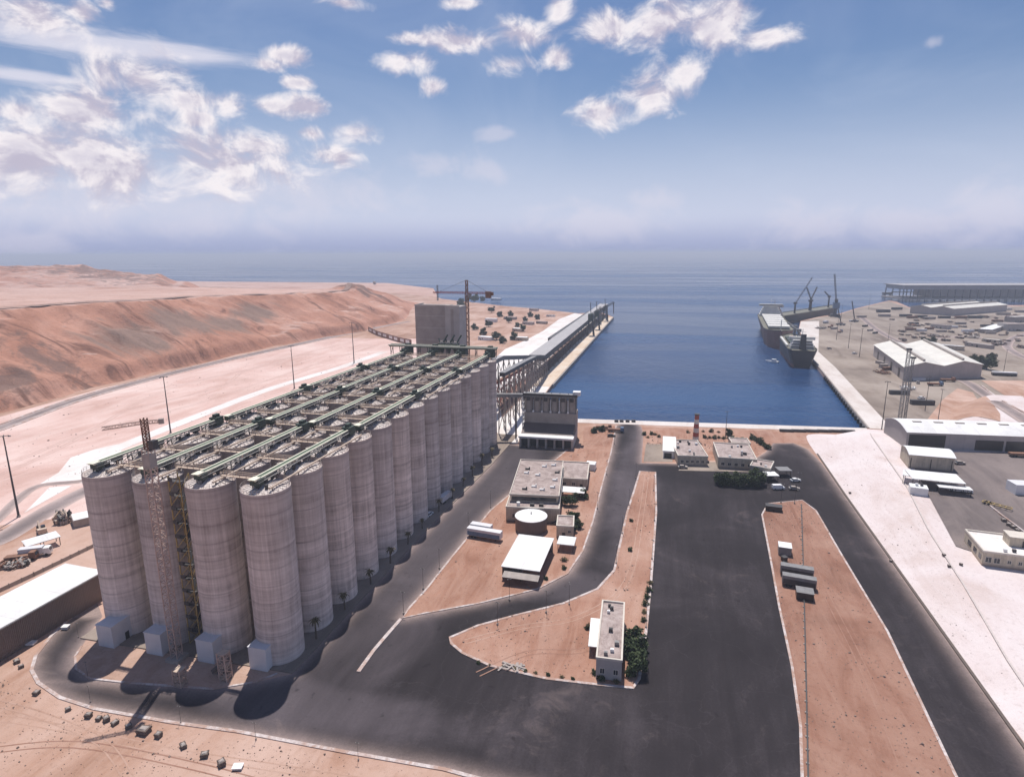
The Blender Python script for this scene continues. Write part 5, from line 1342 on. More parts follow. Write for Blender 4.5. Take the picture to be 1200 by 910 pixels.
# boulders along the loop road
rk = [(20, 776, 1), (25, 782, .9), (43, 813, 1.2), (80, 832, 1), (104, 840, 1.15), (116, 843, 1), (125, 844, 1.1), (135, 848, 1.1), (151, 852, 1.05), (169, 858, 1.7), (186, 863, 1.15), (215, 875, 1.1), (240, 886, 1.1), (260, 896, 1.2)]
def rock_proto():
    t = thing('boulder', '', 'boulder', group='dark blocks along the loop road edge'); bm = bmesh.new(); bmesh.ops.create_cube(bm, size=1.5)
    bmesh.ops.subdivide_edges(bm, edges=bm.edges, cuts=3, use_grid_fill=True)
    for v in bm.verts: v.co *= 1+.22*mn.noise(v.co*1.7); v.co.z = v.co.z*.8+.5
    me = bpy.data.meshes.new('block'); bm.to_mesh(me); bm.free(); me.materials.append(M['rock']); o = bpy.data.objects.new('block', me); C.objects.link(o); o.parent = t
    mb = MB(); mb.hexa([(-.6, -.6, 1.02), (.6, -.6, 1.02), (.6, .6, 1.02), (-.6, .6, 1.02)], [(-.3, -.4, 1.3), (.4, -.3, 1.25), (.3, .4, 1.3), (-.4, .3, 1.2)]); mb.build('chip', 'tarp', t)
    return Proto(t)
RK = rock_proto()
for k, (px, py, s) in enumerate(rk):
    RK.put(U(px, py), rnd.uniform(0, 3), 'dark rough block, %s in the row below the loop road' % ORD[k], (s*.74*rnd.uniform(.9, 1.3), s*.74*rnd.uniform(.8, 1.1), s*.74*rnd.uniform(.8, 1.1)))
crate(272, 903, .3, 1.8, 1.3, .5, 'white slab lying at the end of the dark block row', 'shedwhite', 'white', 'concrete_slab', 'slab', 0)
crate(28, 757, .3, 2.4, 1.6, .5, 'white slab lying near the long shed corner', 'shedwhite', 'white', 'concrete_slab', 'slab', 0)
crate(72, 738, .3, 1.6, 1.3, .8, 'small white box at the outer kerb of the loop road', 'shedwhite', 'white', 'control_box', 'box', 0)

# lamp posts
def mast_proto(h, name, label_cat, arms, lat=False, r=.28):
    t = thing(name, '', label_cat); mb = MB(); fw = .6 if lat else .22; mb.box(-fw, fw, -fw, fw, 0, .5); mb.build('footing', 'concd', t)
    mb = MB(); mb.cone((0, 0, .4), (0, 0, h), r, r*.45, 8); mb.build('pole', 'steel', t)
    mb = MB(); aw = .22 if lat else .1; mb.bar((-arms, 0, h), (arms, 0, h), aw); mb.bar((0, -arms, h), (0, arms, h), aw) if lat else None; mb.build('cross_arm', 'steel', t)
    for x in (-arms, arms): mb = MB(); mb.box(x-.45 if lat else x-.2, x+.45 if lat else x+.2, -.35 if lat else -.12, .35 if lat else .12, h-.45 if lat else h-.2, h-.12 if lat else h-.06); mb.build('lamp_head', 'steelg', t)
    return Proto(t)
HM = mast_proto(33, 'light_mast', 'light mast', 1.8, True, .42)
for px, py, s, lab in ((22, 605, 1, 'tall dark light mast standing by the old road bend'), (200, 507, 1, 'tall light mast at the white road, nearest behind the silo block'), (345, 455, 1, 'tall light mast behind the middle of the silo block'), (415, 425, 1.15, 'tall light mast near the far end of the silo block')):
    at(HM, px, py, rnd.uniform(0, 1), lab, s, 'tall light masts in the desert flat')
for px, py, ty_, lab in ((994, 408, 379, 'mid quay by the ships'), (1007, 418, 385, 'nearer the basin edge'), (980, 398, 372, 'beside the near ship stern'), (1033, 504, 447, 'at the basin corner'), (1084, 481, 441, 'in front of the sand bank'), (1099, 494, 456, 'just behind the long warehouse roof'), (985, 378, 357, 'behind the near ship'), (1176, 436, 410, 'beside the long dark bus'), (1040, 404, 380, 'at the seaward gable of the cream warehouse'), (850, 512, 482, 'on the quay strip behind the port offices'), (1018, 362, 345, 'at the outer quay edge')):
    q = U(px, py); s = (ZH(q.x, q.y, ty_))/33; at(HM, px, py, rnd.uniform(0, 1), 'slender light mast ' + lab, (max(.5, s*.8),)*2+(s,), 'light masts on the port side')
for px, py, ty_, lab in ((1054, 493, 408, 'thick'), (1060, 492, 418, 'thin')):
    q = U(px, py); hh = ZH(q.x, q.y, ty_); t = thing('lattice_mast', '%s lattice radio mast in front of the cream warehouse' % lab, 'mast', q); MB().lattice((0, 0, 0), (0, 0, hh), 1.6 if lab == 'thick' else 1.1, 18, .2).build('frame', 'steelg', t)
    mb = MB(); mb.box(-1.2, 1.2, -1.2, 1.2, hh-1, hh); mb.build('antenna', 'steel', t)
LP = mast_proto(7.0, 'lamp_post', 'lamp post', .45, False, .07)
lp = [(473, 719), (496, 690), (515, 666), (549, 621), (575, 594), (640, 545), (597, 703), (667, 708), (583, 732), (640, 718), (722, 660), (729, 625), (737, 592), (745, 560), (766, 575), (767, 610), (764, 655), (761, 690), (757, 735), (751, 775), (720, 520), (711, 556), (700, 596)]
for k, (px, py) in enumerate(lp):
    if k < 6: lab = 'small lamp post, %s from the near end, on the kerb facing the silo road' % ORD[k]
    elif k < 10: lab = 'small lamp post, %s from the silo road, along the curving road' % ORD[k-6]
    elif k < 14: lab = 'small lamp post, %s from the curve, on the island kerb of the harbour road' % ORD[k-10]
    elif k < 20: lab = 'small lamp post, %s from the harbour, on the kerb of the wide yard' % ORD[k-14]
    else: lab = 'small lamp post, %s from the quay, on the plot side of the harbour road' % ORD[k-20]
    at(LP, px, py, rnd.uniform(0, 3), lab, None, 'small lamp posts on the road kerbs')
for k, (px, py) in enumerate([(92, 746), (103, 793), (106, 822), (212, 846), (300, 866), (420, 890)]):
    at(LP, px, py, 0, 'small lamp post, %s from the long shed, outside the loop road' % ORD[k], .6, 'small lamp posts outside the loop road')
for k, (px, py) in enumerate([(915, 589), (931, 590), (935, 575)]):
    at(LP, px, py, 0, 'small lamp post, %s from the yard, at the verge tip' % ORD[k], 1.2, 'lamp posts at the verge tip')

# trees and shrubs
tg = 'dark trees at the island guard house'
for px, py, k, s, lab in ((741, 764, 0, 1.25, 'big dark tree pressed against the guard house, farther one'), (743, 785, 1, 1.05, 'dark tree pressed against the guard house, nearer one'), (737, 792, 2, .55, 'small tree at the front corner of the guard house')):
    plantz(TR[k], px, py, lab, s, tg)
for i, (px, py) in enumerate([(846, 567), (855, 568), (864, 569), (873, 569), (882, 569), (888, 567)]):
    plantz(TR[i % 2], px, py, 'dark rounded tree, %s from the striped stack, in the row before the offices' % ORD[i], rnd.uniform(1.0, 1.2), 'dark tree row before the port offices')
for i, (px, py, s) in enumerate([(656, 591, .85), (668, 592, .9), (684, 583, .95)]):
    plantz(TR[i], px, py, 'round dark tree, %s from the operations building, by the white canopy' % ORD[i], s, 'round trees at the annex canopy')
for i, (px, py, s) in enumerate([(672, 613, .9), (677, 619, .8), (671, 623, .7)]):
    plantz(TR[(i+1) % 3], px, py, 'small dark tree, %s of three beside the square cream block' % ORD[i], s, 'trees at the square block')
for i, (px, py, s) in enumerate([(657, 549, .6), (663, 552, .6), (697, 507, .8), (705, 505, .7)]):
    plantz(TR[i % 3], px, py, ['small tree behind the operations building, left of its mate', 'small tree behind the operations building, beside the annex roof', 'leafy tree next to the parked flatbeds', 'low tree between the two parked flatbeds'][i], s, 'scattered trees of the plot')
sh = [(762, 684, 1.3, 'kerb of the wide yard, farthest'), (760, 693, 1.5, 'kerb of the wide yard, second'), (758, 701, 1.4, 'kerb of the wide yard, third'), (756, 709, 1.5, 'kerb of the wide yard, fourth'), (755, 718, 1.2, 'kerb of the wide yard, fifth'), (754, 728, 1.2, 'kerb of the wide yard, nearest'), (719, 725, 1.2, 'far wall of the guard house'), (689, 737, 1.4, 'middle of the sand island'), (661, 657, 1.6, 'workshop shed, farther one'), (661, 667, 1.3, 'workshop shed, nearer one'), (640, 679, 1.2, 'workshop corner by the kerb'), (705, 797, 1.3, 'near wall of the guard house'), (722, 800, 1.2, 'near corner of the guard house'), (697, 790, 1.2, 'side porch of the guard house'), (738, 645, 1.3, 'narrow part of the sand island, nearer'), (740, 611, 1.2, 'narrow part of the sand island, farther')]
for i, (px, py, s, lab) in enumerate(sh): plantz(BU[0 if i % 4 else 1], px, py, 'small green shrub at the ' + lab, s, 'shrubs on the sand islands')
for i in range(9): plantz(BU[i % 2], 560+i*14+rnd.uniform(-3, 3), 779+i*2.4-2, 'dry tuft, %s from the road curve, along the lower island kerb' % ORD[i], rnd.uniform(.5, .9), 'dry tufts at the lower island kerb')
for i in range(12): plantz(BU[i % 2], 826+i*5.4, 513+.2*i+rnd.uniform(-.6, .6), 'hedge shrub, %s from the striped stack, behind the port offices' % ORD[i], rnd.uniform(1.3, 2.0), 'hedge shrubs behind the port offices')
for i in range(6): plantz(BU[0], 882+i*3.6, 514+i*2.4, 'dense shrub, %s from the quay, in the hedge running down the bank' % ORD[i], rnd.uniform(2.2, 2.9), 'hedge running down to the port offices')
for i in range(10): plantz(BU[i % 2], 755+i*4.2 if i < 5 else 806+(i-5)*9, 511+rnd.uniform(-2, 2) if i < 5 else 506+rnd.uniform(-1, 1), 'sparse shrub, %s from the road bend, on the orange quay strip' % ORD[i], rnd.uniform(1.2, 2.0), 'sparse shrubs on the quay strip')
plantz(TR[0], 855, 510, 'lone green tree on the orange quay strip', .75, 'scattered trees of the plot')
# far side settlement
fs = [(566, 353, 1.8), (556, 354, 2.0), (548, 352, 2.3), (540, 356, 2.0), (576, 366, 1.7), (598, 370, 1.8), (586, 371, 1.5), (596, 378, 1.3), (615, 376, 1.5), (606, 383, 1.2), (573, 383, 1.6), (556, 386, 1.5), (566, 392, 1.4), (582, 398, 1.7), (588, 402, 1.6), (603, 398, 1.3), (540, 361, 1.8), (621, 371, 1.3), (630, 374, 1.1), (612, 388, 1.2)]
for i, (px, py, s) in enumerate(fs): plantz(TR[i % 3], px, py, 'far tree, %s counted from the shore, in the settlement behind the tower' % ORD[i], s*rnd.uniform(1.0, 1.5), 'far trees of the settlement')
hs = [(575, 352, 22, 9, 5, 'white', 'long white'), (612, 380, 16, 8, 4, 'conc', 'grey'), (600, 388, 14, 8, 4, 'cream', 'cream'), (628, 379, 16, 7, 3.5, 'concd', 'brownish'), (568, 377, 18, 8, 5, 'white', 'bright white'), (590, 374, 20, 8, 4, 'tarp', 'dusty'), (560, 398, 18, 8, 4, 'white', 'low white'), (620, 364, 16, 8, 4, 'conc', 'pale grey'), (604, 405-6, 14, 8, 4, 'tanwall', 'tan'), (640, 371, 14, 7, 3, 'white', 'tiny white')]
for i, (px, py, w, d, h, m_, nm) in enumerate(hs):
    building('settlement_house', '%s flat house, %s counted from the shore, among far trees' % (nm, ORD[i]), None, None, d, h, loc=(U(px, py), -.15+rnd.uniform(-.2, .2), w), wall=m_, roof='flatroof' if i % 2 else 'white', parapet=False, wins=[(1.5, 1.2, 1.2, 1.2), (6, 1.2, 1.2, 1.2)], doors=[(3.6, 1.1, 2.1)], group='far houses of the settlement')
q = U(434, 334, 50); zz = hill(q.x, q.y)
for px, py, lab, hgt in ((439, 333, 'small square lookout hut on the far hill top', 9), (513, 352, 'slim lattice mast on the far hill shoulder', 34)):
    d = ray(px, py); t_ = 500
    while t_ < 2600:
        p_ = Vector((CX, CY, CZ))+d*(t_/d.length)
        if p_.z < max(0, hill(p_.x, p_.y)): break
        t_ += 4
    o = thing('lookout_hut' if hgt < 20 else 'lattice_mast', lab, 'hut' if hgt < 20 else 'mast', (p_.x, p_.y, p_.z-.5))
    if hgt < 20:
        mb = MB(); mb.box(-3.5, 3.5, -3.5, 3.5, 0, hgt); mb.build('wall', 'concd', o); mb = MB(); mb.box(-4, 4, -4, 4, hgt, hgt+1); mb.build('roof', 'conc', o)
    else: MB().lattice((0, 0, 0), (0, 0, hgt), 2.4, 12, .5).build('frame', 'steel', o)

# ------------------------------------------------------------------ port yard clutter
yard = [
 (1060, 435, 0, 1, .9, 'rusty', 'beside the open side of the cream warehouse'), (1040, 428, 4, 2, 1.0, 'dusty', 'at the open side of the cream warehouse near its middle'), (1032, 431, 4, .3, 1.2, 'dusty long', 'on the quay in front of the cream warehouse'),
 (1070, 446, 1, .2, .8, 'white', 'at the near gable of the cream warehouse'), (1036, 434, 0, .5, 1, 'red brown', 'stacked on the quay by the cream warehouse'),
 (1043, 462, 3, .1, 1.1, 'black', 'lying flat on the near quay yard'), (1068, 474, 3, .1, 1.2, 'dark long', 'on the yard before the sand bank'),
 (1012, 383, 3, .8, .9, 'dark', 'beside the inner yard road start'), (1018, 388, 4, .8, .9, 'dusty', 'beside the inner yard road bend'), (1024, 391, 3, .8, .8, 'dark short', 'at the inner yard road side'),
 (1055, 371, 3, .2, 1.5, 'dark', 'behind the mid yard near the jetty'), (1064, 373, 0, .4, 1.4, 'rusty', 'among the far stacks by the jetty'), (1073, 372, 3, .1, 1.4, 'dark', 'at the seaward gable of the distant warehouse'), (1084, 374, 4, .3, 1.4, 'grey', 'in front of the distant warehouse'),
 (1100, 373, 3, .1, 1.4, 'dark', 'below the distant warehouse wall'), (1120, 373, 0, .2, 1.4, 'rusty', 'below the long wall of the distant warehouse'), (1135, 373, 3, .1, 1.6, 'dark', 'in the open far yard'), (1150, 383, 3, .2, 1.2, 'dark', 'in the middle of the far yard'),
 (1163, 377, 0, .1, 1.2, 'brown', 'behind the low grey sheds'), (1168, 369, 4, .0, 1.6, 'dusty', 'right of the domed store'), (1180, 372, 0, .1, 1.5, 'red brown', 'at the far edge of the yard'), (1190, 366, 4, .1, 1.5, 'grey', 'near the jetty shed end'),
 (1066, 380, 3, .3, 1.1, 'dark', 'in the stack between yard road and jetty'), (1062, 387, 0, .3, 1.1, 'rusty', 'in the stack beyond the cream warehouse'), (1075, 388, 1, .2, 1.0, 'white', 'in the stack beyond the cream warehouse roof'), (1085, 386, 0, .4, 1.0, 'red', 'beside the green trees of the yard'),
 (1098, 389, 4, .2, 1.0, 'dusty', 'on the open ground past the green trees'), (1110, 384, 1, .1, 1.1, 'white', 'on open ground near the low walls'), (1120, 380, 4, .2, 1.2, 'grey', 'halfway to the distant warehouse'), (1128, 389, 1, .2, 1.2, 'long white', 'before the low grey sheds'),
 (1138, 388, 3, .2, 1.0, 'dark', 'next to the long white container'), (1155, 391, 4, .1, 1.0, 'dusty', 'beside the looped road'), (1046, 352+11, 3, .4, 1.6, 'dark', 'on the outer quay edge'), (1028, 366, 3, .2, 1.8, 'black', 'on the outer quay by the harbour crane'),
 (1030, 371, 4, .2, 1.5, 'grey', 'just inside the outer quay'), (1005, 372, 4, .3, 1.2, 'dusty', 'beside the harbour crane foot'), (996, 377, 1, .4, 1.0, 'white', 'between the crane and near ship'), (975, 386, 4, .8, 1.0, 'dusty', 'on the quay alongside the near ship')]
for i, (px, py, k, rz, s, c_, lab) in enumerate(yard):
    at(CT[k], px, py, rz, '%s container %s' % (c_, lab), s, 'containers scattered over the port yard')
for i, (px, py, k, rz, lab) in enumerate([(966, 379, 0, .8, 'box truck loading beside the near ship'), (972, 384, 1, .9, 'flatbed truck waiting behind the ship side box truck'), (1088, 452, 2, .1, 'blue flatbed truck at the near gable of the cream warehouse'), (1103, 447, 1, .1, 'rusty flatbed by the gable end of the cream warehouse'), (984, 390, 2, 1.0, 'blue flatbed alone on the ship quay'), (1130, 431, 0, .6, 'box truck before the big dark yard tree')]):
    at(TK[k], px, py, rz, lab, 1.15, 'trucks in the port yard')
for i, (px, py, lab) in enumerate([(1078, 450, 'white car at the near gable of the cream warehouse'), (1078, 468, 'white car on the near quay yard by the radio masts'), (970, 409, 'white car alone on the wide quay'), (1000, 415, 'white car near the slender masts of the quay'), (1118, 436, 'white car at the corner of the cream warehouse')]):
    at(CARS[0 if i % 2 else 1], px, py, rnd.uniform(0, 2), lab, 1.2, 'cars in the port yard')
q = U(1163, 440); bs = thing('long_bus', 'long dark bus with a white roof parked by the sand bank', 'bus', q, -.05)
mb = MB(); mb.box(0, 17, 0, 3, .5, 2.4); mb.build('body', 'dark', bs); mb = MB(); mb.box(0, 17, 0, 3, 2.4, 3.4); mb.build('roof', 'white', bs)
for x in (2.5, 13.5):
    for y in (.1, 2.9): mb = MB(); mb.cone((x, y-.2, .5), (x, y+.2, .5), .5, .5, 10); mb.build('wheel', 'rubber', bs)
for i, (px, py, s, k, lab) in enumerate([(1146, 431, 1.9, 0, 'big dark yard tree left of its neighbour'), (1156, 433, 2.0, 1, 'big dark yard tree nearest the bus'), (1140, 424, 1.7, 2, 'dark yard tree behind the two big ones'), (1160, 424, 1.6, 0, 'dark yard tree farthest back in the clump'), (1087, 404, 1.5, 1, 'green tree beyond the cream warehouse, nearer'), (1093, 401, 1.5, 2, 'green tree beyond the cream warehouse, farther'), (1082, 400, 1.2, 2, 'small green tree at the container stack')]):
    plantz(TR[k], px, py, lab, s, 'trees in the port yard')
for i, (a, b2, d, h, wl, rf_, lab) in enumerate([((1095, 408), (1128, 411), 8, 4, 'cream', 'white', 'low cream wall building beyond the cream warehouse roof'), ((1162, 391), (1180, 385), 14, 5, 'concd', 'white', 'long thin white roofed shed beside the looped road'), ((1180, 388), (1200, 388), 18, 9, 'conc', 'flatroof', 'boxy grey block at the looped road'), ((1130, 405), (1160, 409), 7, 4, 'tarp', 'tarp', 'low dusty shed along the inner road'), ((1090, 384), (1110, 386), 9, 5, 'conc', 'flatroof', 'plain grey shed in the middle of the yard'), ((1188, 378), (1212, 377), 14, 8, 'concd', 'conc', 'dark grey shed far along the yard'), ((1150, 400), (1170, 402), 9, 3, 'cream', 'parapet', 'cream platform shed by the inner road')]):
    building('yard_shed', lab, a, b2, d, h, wall=wl, roof=rf_, parapet=(i % 2 == 0), wins=[(2, 1.5, 2, 1.2), (7, 1.5, 2, 1.2)], doors=[(12, 2, 2.5)], cat='shed')
for i, (px, py, s, lab) in enumerate([(1034, 437, 2, 'heap of planks and pallets on the quay by the cream warehouse'), (1072, 382, 3, 'dark scrap heap in the far container yard'), (1105, 395, 2.2, 'scrap heap by the low cream wall'), (1140, 396, 2.4, 'dusty scrap heap beside the inner road'), (1062, 456, 1.8, 'pale heap of sacks at the radio masts'), (962, 385, 2.2, 'dark cargo heap on the ship quay'), (1152, 372, 2.8, 'far scrap heap below the domed store')]):
    pile(px, py, rnd.uniform(0, 2), lab, [['tan', 'rust'], ['steel', 'rust'], ['tarp', 'tan'], ['tarp', 'rock'], ['white', 'tarp'], ['steel', 'tarp'], ['rust', 'steel']][i], 22, 4, 3, 'cargo_heap', 'cargo heap', seed=20+i).scale = (s*.7, s*.7, s*.6)
cl = pile(1066, 392, .4, 'small dusty heap of goods in the open port yard', ['tarp', 'steel', 'rust'], 14, 3, 2, 'goods_heap', 'goods heap', seed=60); cl['group'] = 'small goods heaps all over the port yard'
CLP = Proto(cl)
rg = random.Random(11)
for k in range(60):
    while True:
        px, py = rg.uniform(1045, 1198), rg.uniform(366, 408)
        if not (1060 < px < 1180 and 352 < py < 372) and not (1020 < px < 1120 and py > 402): break
    CLP.put(U(px, py, .1), rg.uniform(0, 3), 'small dusty heap of goods in the open port yard', (rg.uniform(.6, 1.6), rg.uniform(.6, 1.3), rg.uniform(.6, 1.6)))
# upper yard bits
for i, (px, py, lab) in enumerate([(1112, 576, 'white van under the slim white shelter'), (1122, 577, 'white van at the open end of the slim shelter')]):
    at(VAN, px, py, -.1, lab, None, None, True)
at(CARS[2], 1106, 545, .2, 'dark car beside the arched store', None, None, True); at(CARS[1], 1120, 545, .2, 'dusty car in front of the long warehouse doors', None, None, True)
at(TK[1], 1184, 536, .1, 'rusty flatbed truck at the far warehouse doors', None, None, True)
q, z = bz(1150, 590); t = thing('trailer_frame', 'yellow skeletal trailer frame lying on the upper yard', 'trailer', Vector((q.x, q.y, z+.25)), -.7)
mb = MB(); mb.bar((0, 0, .7), (9, 0, .7), .3); mb.bar((0, 2, .7), (9, 2, .7), .3)
for k in range(6): mb.bar((k*1.8, 0, .7), (k*1.8, 2, .7), .2)
mb.build('frame', 'yellow', t); mb = MB(); [mb.cone((x, y-.2, .45), (x, y+.2, .45), .45, .45, 10) for x in (1, 2.2) for y in (0, 2)]; mb.build('wheel', 'rubber', t)
pts = [bz(x, y) for x, y in ((1160, 594), (1175, 606), (1190, 617), (1204, 628))]
t = thing('low_wall', 'low pale kerb wall crossing the upper yard', 'wall', pts[0][0]); mb = MB(); o0 = pts[0][0]
for (a, za), (b2, zb) in zip(pts, pts[1:]): mb.bar(Vector((a.x-o0.x, a.y-o0.y, za-o0.z+.4)), Vector((b2.x-o0.x, b2.y-o0.y, zb-o0.z+.4)), .5, .8)
mb.build('wall', 'kerb', t)
for i, (px, py) in enumerate([(1176, 611), (1182, 616), (1187, 619), (1192, 623)]):
    q, z = bz(px, py); RK.put((q.x, q.y, z+.1), i, 'dark rough block, %s along the low kerb wall of the upper yard' % ORD[i], .9)
for i, (px, py) in enumerate([(996, 578), (1044, 658), (1106, 651), (1112, 664), (1126, 662)]):
    q, z = bz(px, py); RK.put((q.x, q.y, z+.1), i, 'small dark block, %s down the pale slope' % ORD[i], .55)

# ------------------------------------------------------------------ ships
def hullshape(L, B, D, sheer=2.5, bowlen=.2, sternlen=.06):
    """stern at y=0, bow at y=L ; deck at D"""
    st = [(0, .80), (.02, .9), (sternlen, 1), (1-bowlen, 1), (1-bowlen*.55, .82), (1-bowlen*.22, .45), (1, .03)]
    lo, hi = [], []
    for u, k in st:
        z = D + (sheer*max(0, (u-.8)/.2)**2 if u > .8 else 0)
        lo.append((B/2*k*(.86 if .1 < u < .9 else .6), u*L*(.985)+ (L*.01), -1.5)); hi.append((B/2*k, u*L, z))
    return lo, hi
def ship(label, P0, P1, B, D, hullm, name='cargo_ship'):
    P0 = Vector((P0[0], P0[1], SEA)); P1 = Vector((P1[0], P1[1], SEA)); d = P1-P0; L = d.length; rz = math.atan2(d.y, d.x)-math.pi/2
    t = thing(name, label, 'ship', P0, rz); lo, hi = hullshape(L, B, D)
    mb = MB(); n = len(lo)
    for i in range(n-1):
        for sg in (-1, 1):
            f = lambda v: (v[0]*sg, v[1], v[2])
            mid = lambda a, b: tuple(x*.72+y*.28 for x, y in zip(a, b))
            a0, a1 = f(lo[i]), f(lo[i+1]); b0, b1 = f(hi[i]), f(hi[i+1])
            mb.face([a0, a1, mid(a1, b1), mid(a0, b0)], 1); mb.face([mid(a0, b0), mid(a1, b1), b1, b0], 0)
    for i in (0, n-1):
        f = lambda v, s: (v[0]*s, v[1], v[2]); mb.face([f(lo[i], 1), f(hi[i], 1), f(hi[i], -1), f(lo[i], -1)], 0)
    weld(mb.build('hull', [hullm, 'hullred'], t), False)
    mb = MB()
    for i in range(n-1): mb.face([(hi[i][0], hi[i][1], hi[i][2]-.02), (hi[i+1][0], hi[i+1][1], hi[i+1][2]-.02), (-hi[i+1][0], hi[i+1][1], hi[i+1][2]-.02), (-hi[i][0], hi[i][1], hi[i][2]-.02)])
    mb.build('deck', 'shipdeck', t)
    mb = MB()
    for i in range(n-1):
        for sg in (-1, 1): mb.bar((hi[i][0]*sg*.985, hi[i][1], hi[i][2]+.5), (hi[i+1][0]*sg*.985, hi[i+1][1], hi[i+1][2]+.5), .25, 1.0)
    mb.build('bulwark', 'shipdeck', t)
    return t, L
def house(t, y, w, d, z, n, mat='shipwhite'):
    s = None
    for k in range(n):
        mb = MB(); f = 1-.09*k; mb.box(-w/2*f, w/2*f, y, y+d*(1-.08*k), z+k*2.7, z+(k+1)*2.7); o = mb.build('deckhouse_tier', mat, t)
        mb = MB(); mb.box(-w/2*f+.6, w/2*f-.6, y-.06, y-.003, z+k*2.7+1.2, z+k*2.7+2.0); mb.build('window_row', 'glass', o)
    zt = z+n*2.7
    mb = MB(); mb.box(-w/2-1, w/2+1, y+d*.4, y+d*.75, zt, zt+2.6); o = mb.build('bridge', mat, t); mb = MB(); mb.box(-w/2-.8, w/2+.8, y+d*.75+.003, y+d*.75+.06, zt+1, zt+2); mb.build('window_row', 'glass', o)
    mb = MB(); mb.bar((0, y+d*.5, zt+2.6), (0, y+d*.5, zt+10), .5); mb.bar((-3, y+d*.5, zt+7), (3, y+d*.5, zt+7), .3); mb.build('radar_mast', mat, t)
    return zt
def funnel(t, y, z, h, mat='dark', w=3.2):
    mb = MB(); mb.hexa([(-w, y-2.5, z), (w, y-2.5, z), (w, y+2.5, z), (-w, y+2.5, z)], [(-w*.75, y-2, z+h), (w*.75, y-2, z+h), (w*.75, y+1.6, z+h), (-w*.75, y+1.6, z+h)]); mb.build('funnel', mat, t)
    mb = MB(); mb.box(-w*.78, w*.78, y-2.1, y+1.7, z+h, z+h+1); mb.build('funnel_cap', 'steel', t)
def hatches(t, ys, w, l, z, mat):
    for y in ys: mb = MB(); mb.box(-w/2, w/2, y, y+l, z, z+1.8); mb.box(-w/2-.4, w/2+.4, y-.4, y+l+.4, z+1.3, z+2.2); mb.build('hatch', mat, t)
def deck_crane(t, y, z, h, jib, ang, mat='steel', el=1.0, x=0):
    mb = MB(); mb.cone((x, y, z), (x, y, z+h), 1.5, 1.1, 12); mb.box(x-2, x+2, y-2, y+2, z+h, z+h+3); c = mb.build('deck_crane', mat, t)
    mb = MB(); d = Vector((math.cos(ang)*math.cos(el), math.sin(ang)*math.cos(el), math.sin(el)))*jib; mb.lattice((x, y, z+h+1), Vector((x, y, z+h+1))+d, 1.2, 8, .32); mb.build('jib', mat, c)
# near ship : stern towards the near quay
sa = U(941, 431, SEA); qx = lambda y: 207.5+(y-262)*16.5/208 if y < 470 else 224+(y-470)*.072
y0 = sa.y
s1, L1 = ship('near black and red bulk carrier moored stern first at the quay', (qx(y0)-12.6, y0), (qx(y0+104)-13.5, y0+104), 25, 16, 'hull')
house(s1, 9, 20, 12, 16, 3, 'shipwhite'); funnel(s1, 6.5, 16, 13, 'dark', 2.8)
hatches(s1, [28+i*15 for i in range(4)], 14, 11.5, 16, 'greend')
for k, y in enumerate((41, 71)): deck_crane(s1, y, 16, 12, 22, math.pi/2+.25, 'steelg', .12)
mb = MB()
for x in (-8, 8): mb = MB(); mb.box(x-1.6, x+1.6, 14, 22, 24.2, 26.4); mb.build('lifeboat', 'red', s1)
for x in (-11.2, 11.2): mb = MB(); mb.box(x-1.0, x+1.0, 22, 84, 16, 17.9); mb.build('side_coaming', 'shipwhite', s1)
# second ship : bow towards the camera
sb = U(897, 400, SEA)
y1 = y0+108
s2, L2 = ship('second bulk carrier with pale hatch covers moored ahead of the near one', (qx(y1+215)-20, y1+215), (qx(y1)-22, y1), 32, 18, 'hullred')
house(s2, 8, 28, 16, 18, 5, 'shipwhite'); funnel(s2, 5, 18, 13, 'shipwhite')
hatches(s2, [34+i*25 for i in range(6)], 22, 20, 19.6, 'shipwhite')
mb = MB(); mb.bar((0, 202, 18), (0, 202, 31), .8); mb.build('fore_mast', 'shipwhite', s2)
# third ship beyond the outer quay
pa, pb = U(914, 379), U(990, 365.5)
nn = Vector((-(pb-pa).y, (pb-pa).x, 0)).normalized()*15
if nn.y < 0: nn = -nn
pa, pb = pa+nn, pb+nn
s3, L3 = ship('dark general cargo ship with raised derricks beyond the outer quay', (pa.x, pa.y), (pb.x, pb.y), 26, 12, 'hull')
house(s3, 4, 22, 14, 12, 5, 'tarp'); funnel(s3, 4, 12, 17)
deck_crane(s3, L3*.30, 12, 14, 44, .5, 'steel', 1.1, 3)
deck_crane(s3, L3*.55, 12, 14, 27, 1.4, 'steel', .95); deck_crane(s3, L3*.57, 12, 14, 27, 4.5, 'steel', .95)
deck_crane(s3, L3*.86, 12, 17, 20, 4.6, 'steel', .5)
# harbour mobile crane
q = U(978, 371); zt2 = ZH(q.x, q.y, 321)
hc = thing('harbour_crane', 'tall dark harbour crane with raised boom on the outer quay', 'crane', q)
mb = MB(); mb.box(-7, 7, -5, 5, 1, 4); [mb.box(x-1, x+1, y-1, y+1, 0, 1.2) for x in (-7, 7) for y in (-6, 6)]; mb.build('undercarriage', 'steel', hc)
mb = MB(); mb.box(-2, 2, -2, 2, 4, zt2*.42); mb.build('tower', 'steel', hc)
mb = MB(); mb.box(-4, 5, -4, 3, zt2*.2, zt2*.34); mb.build('machine_house', 'blue', hc)
mb = MB(); mb.lattice((0, 1, zt2*.38), (-zt2*.09, 3, zt2), 1.8, 12, .42); mb.build('boom', 'steel', hc)
mb = MB(); mb.bar((0, 0, zt2*.42), (-zt2*.085, 2, zt2*.97), .25); mb.build('cable', 'steel', hc)
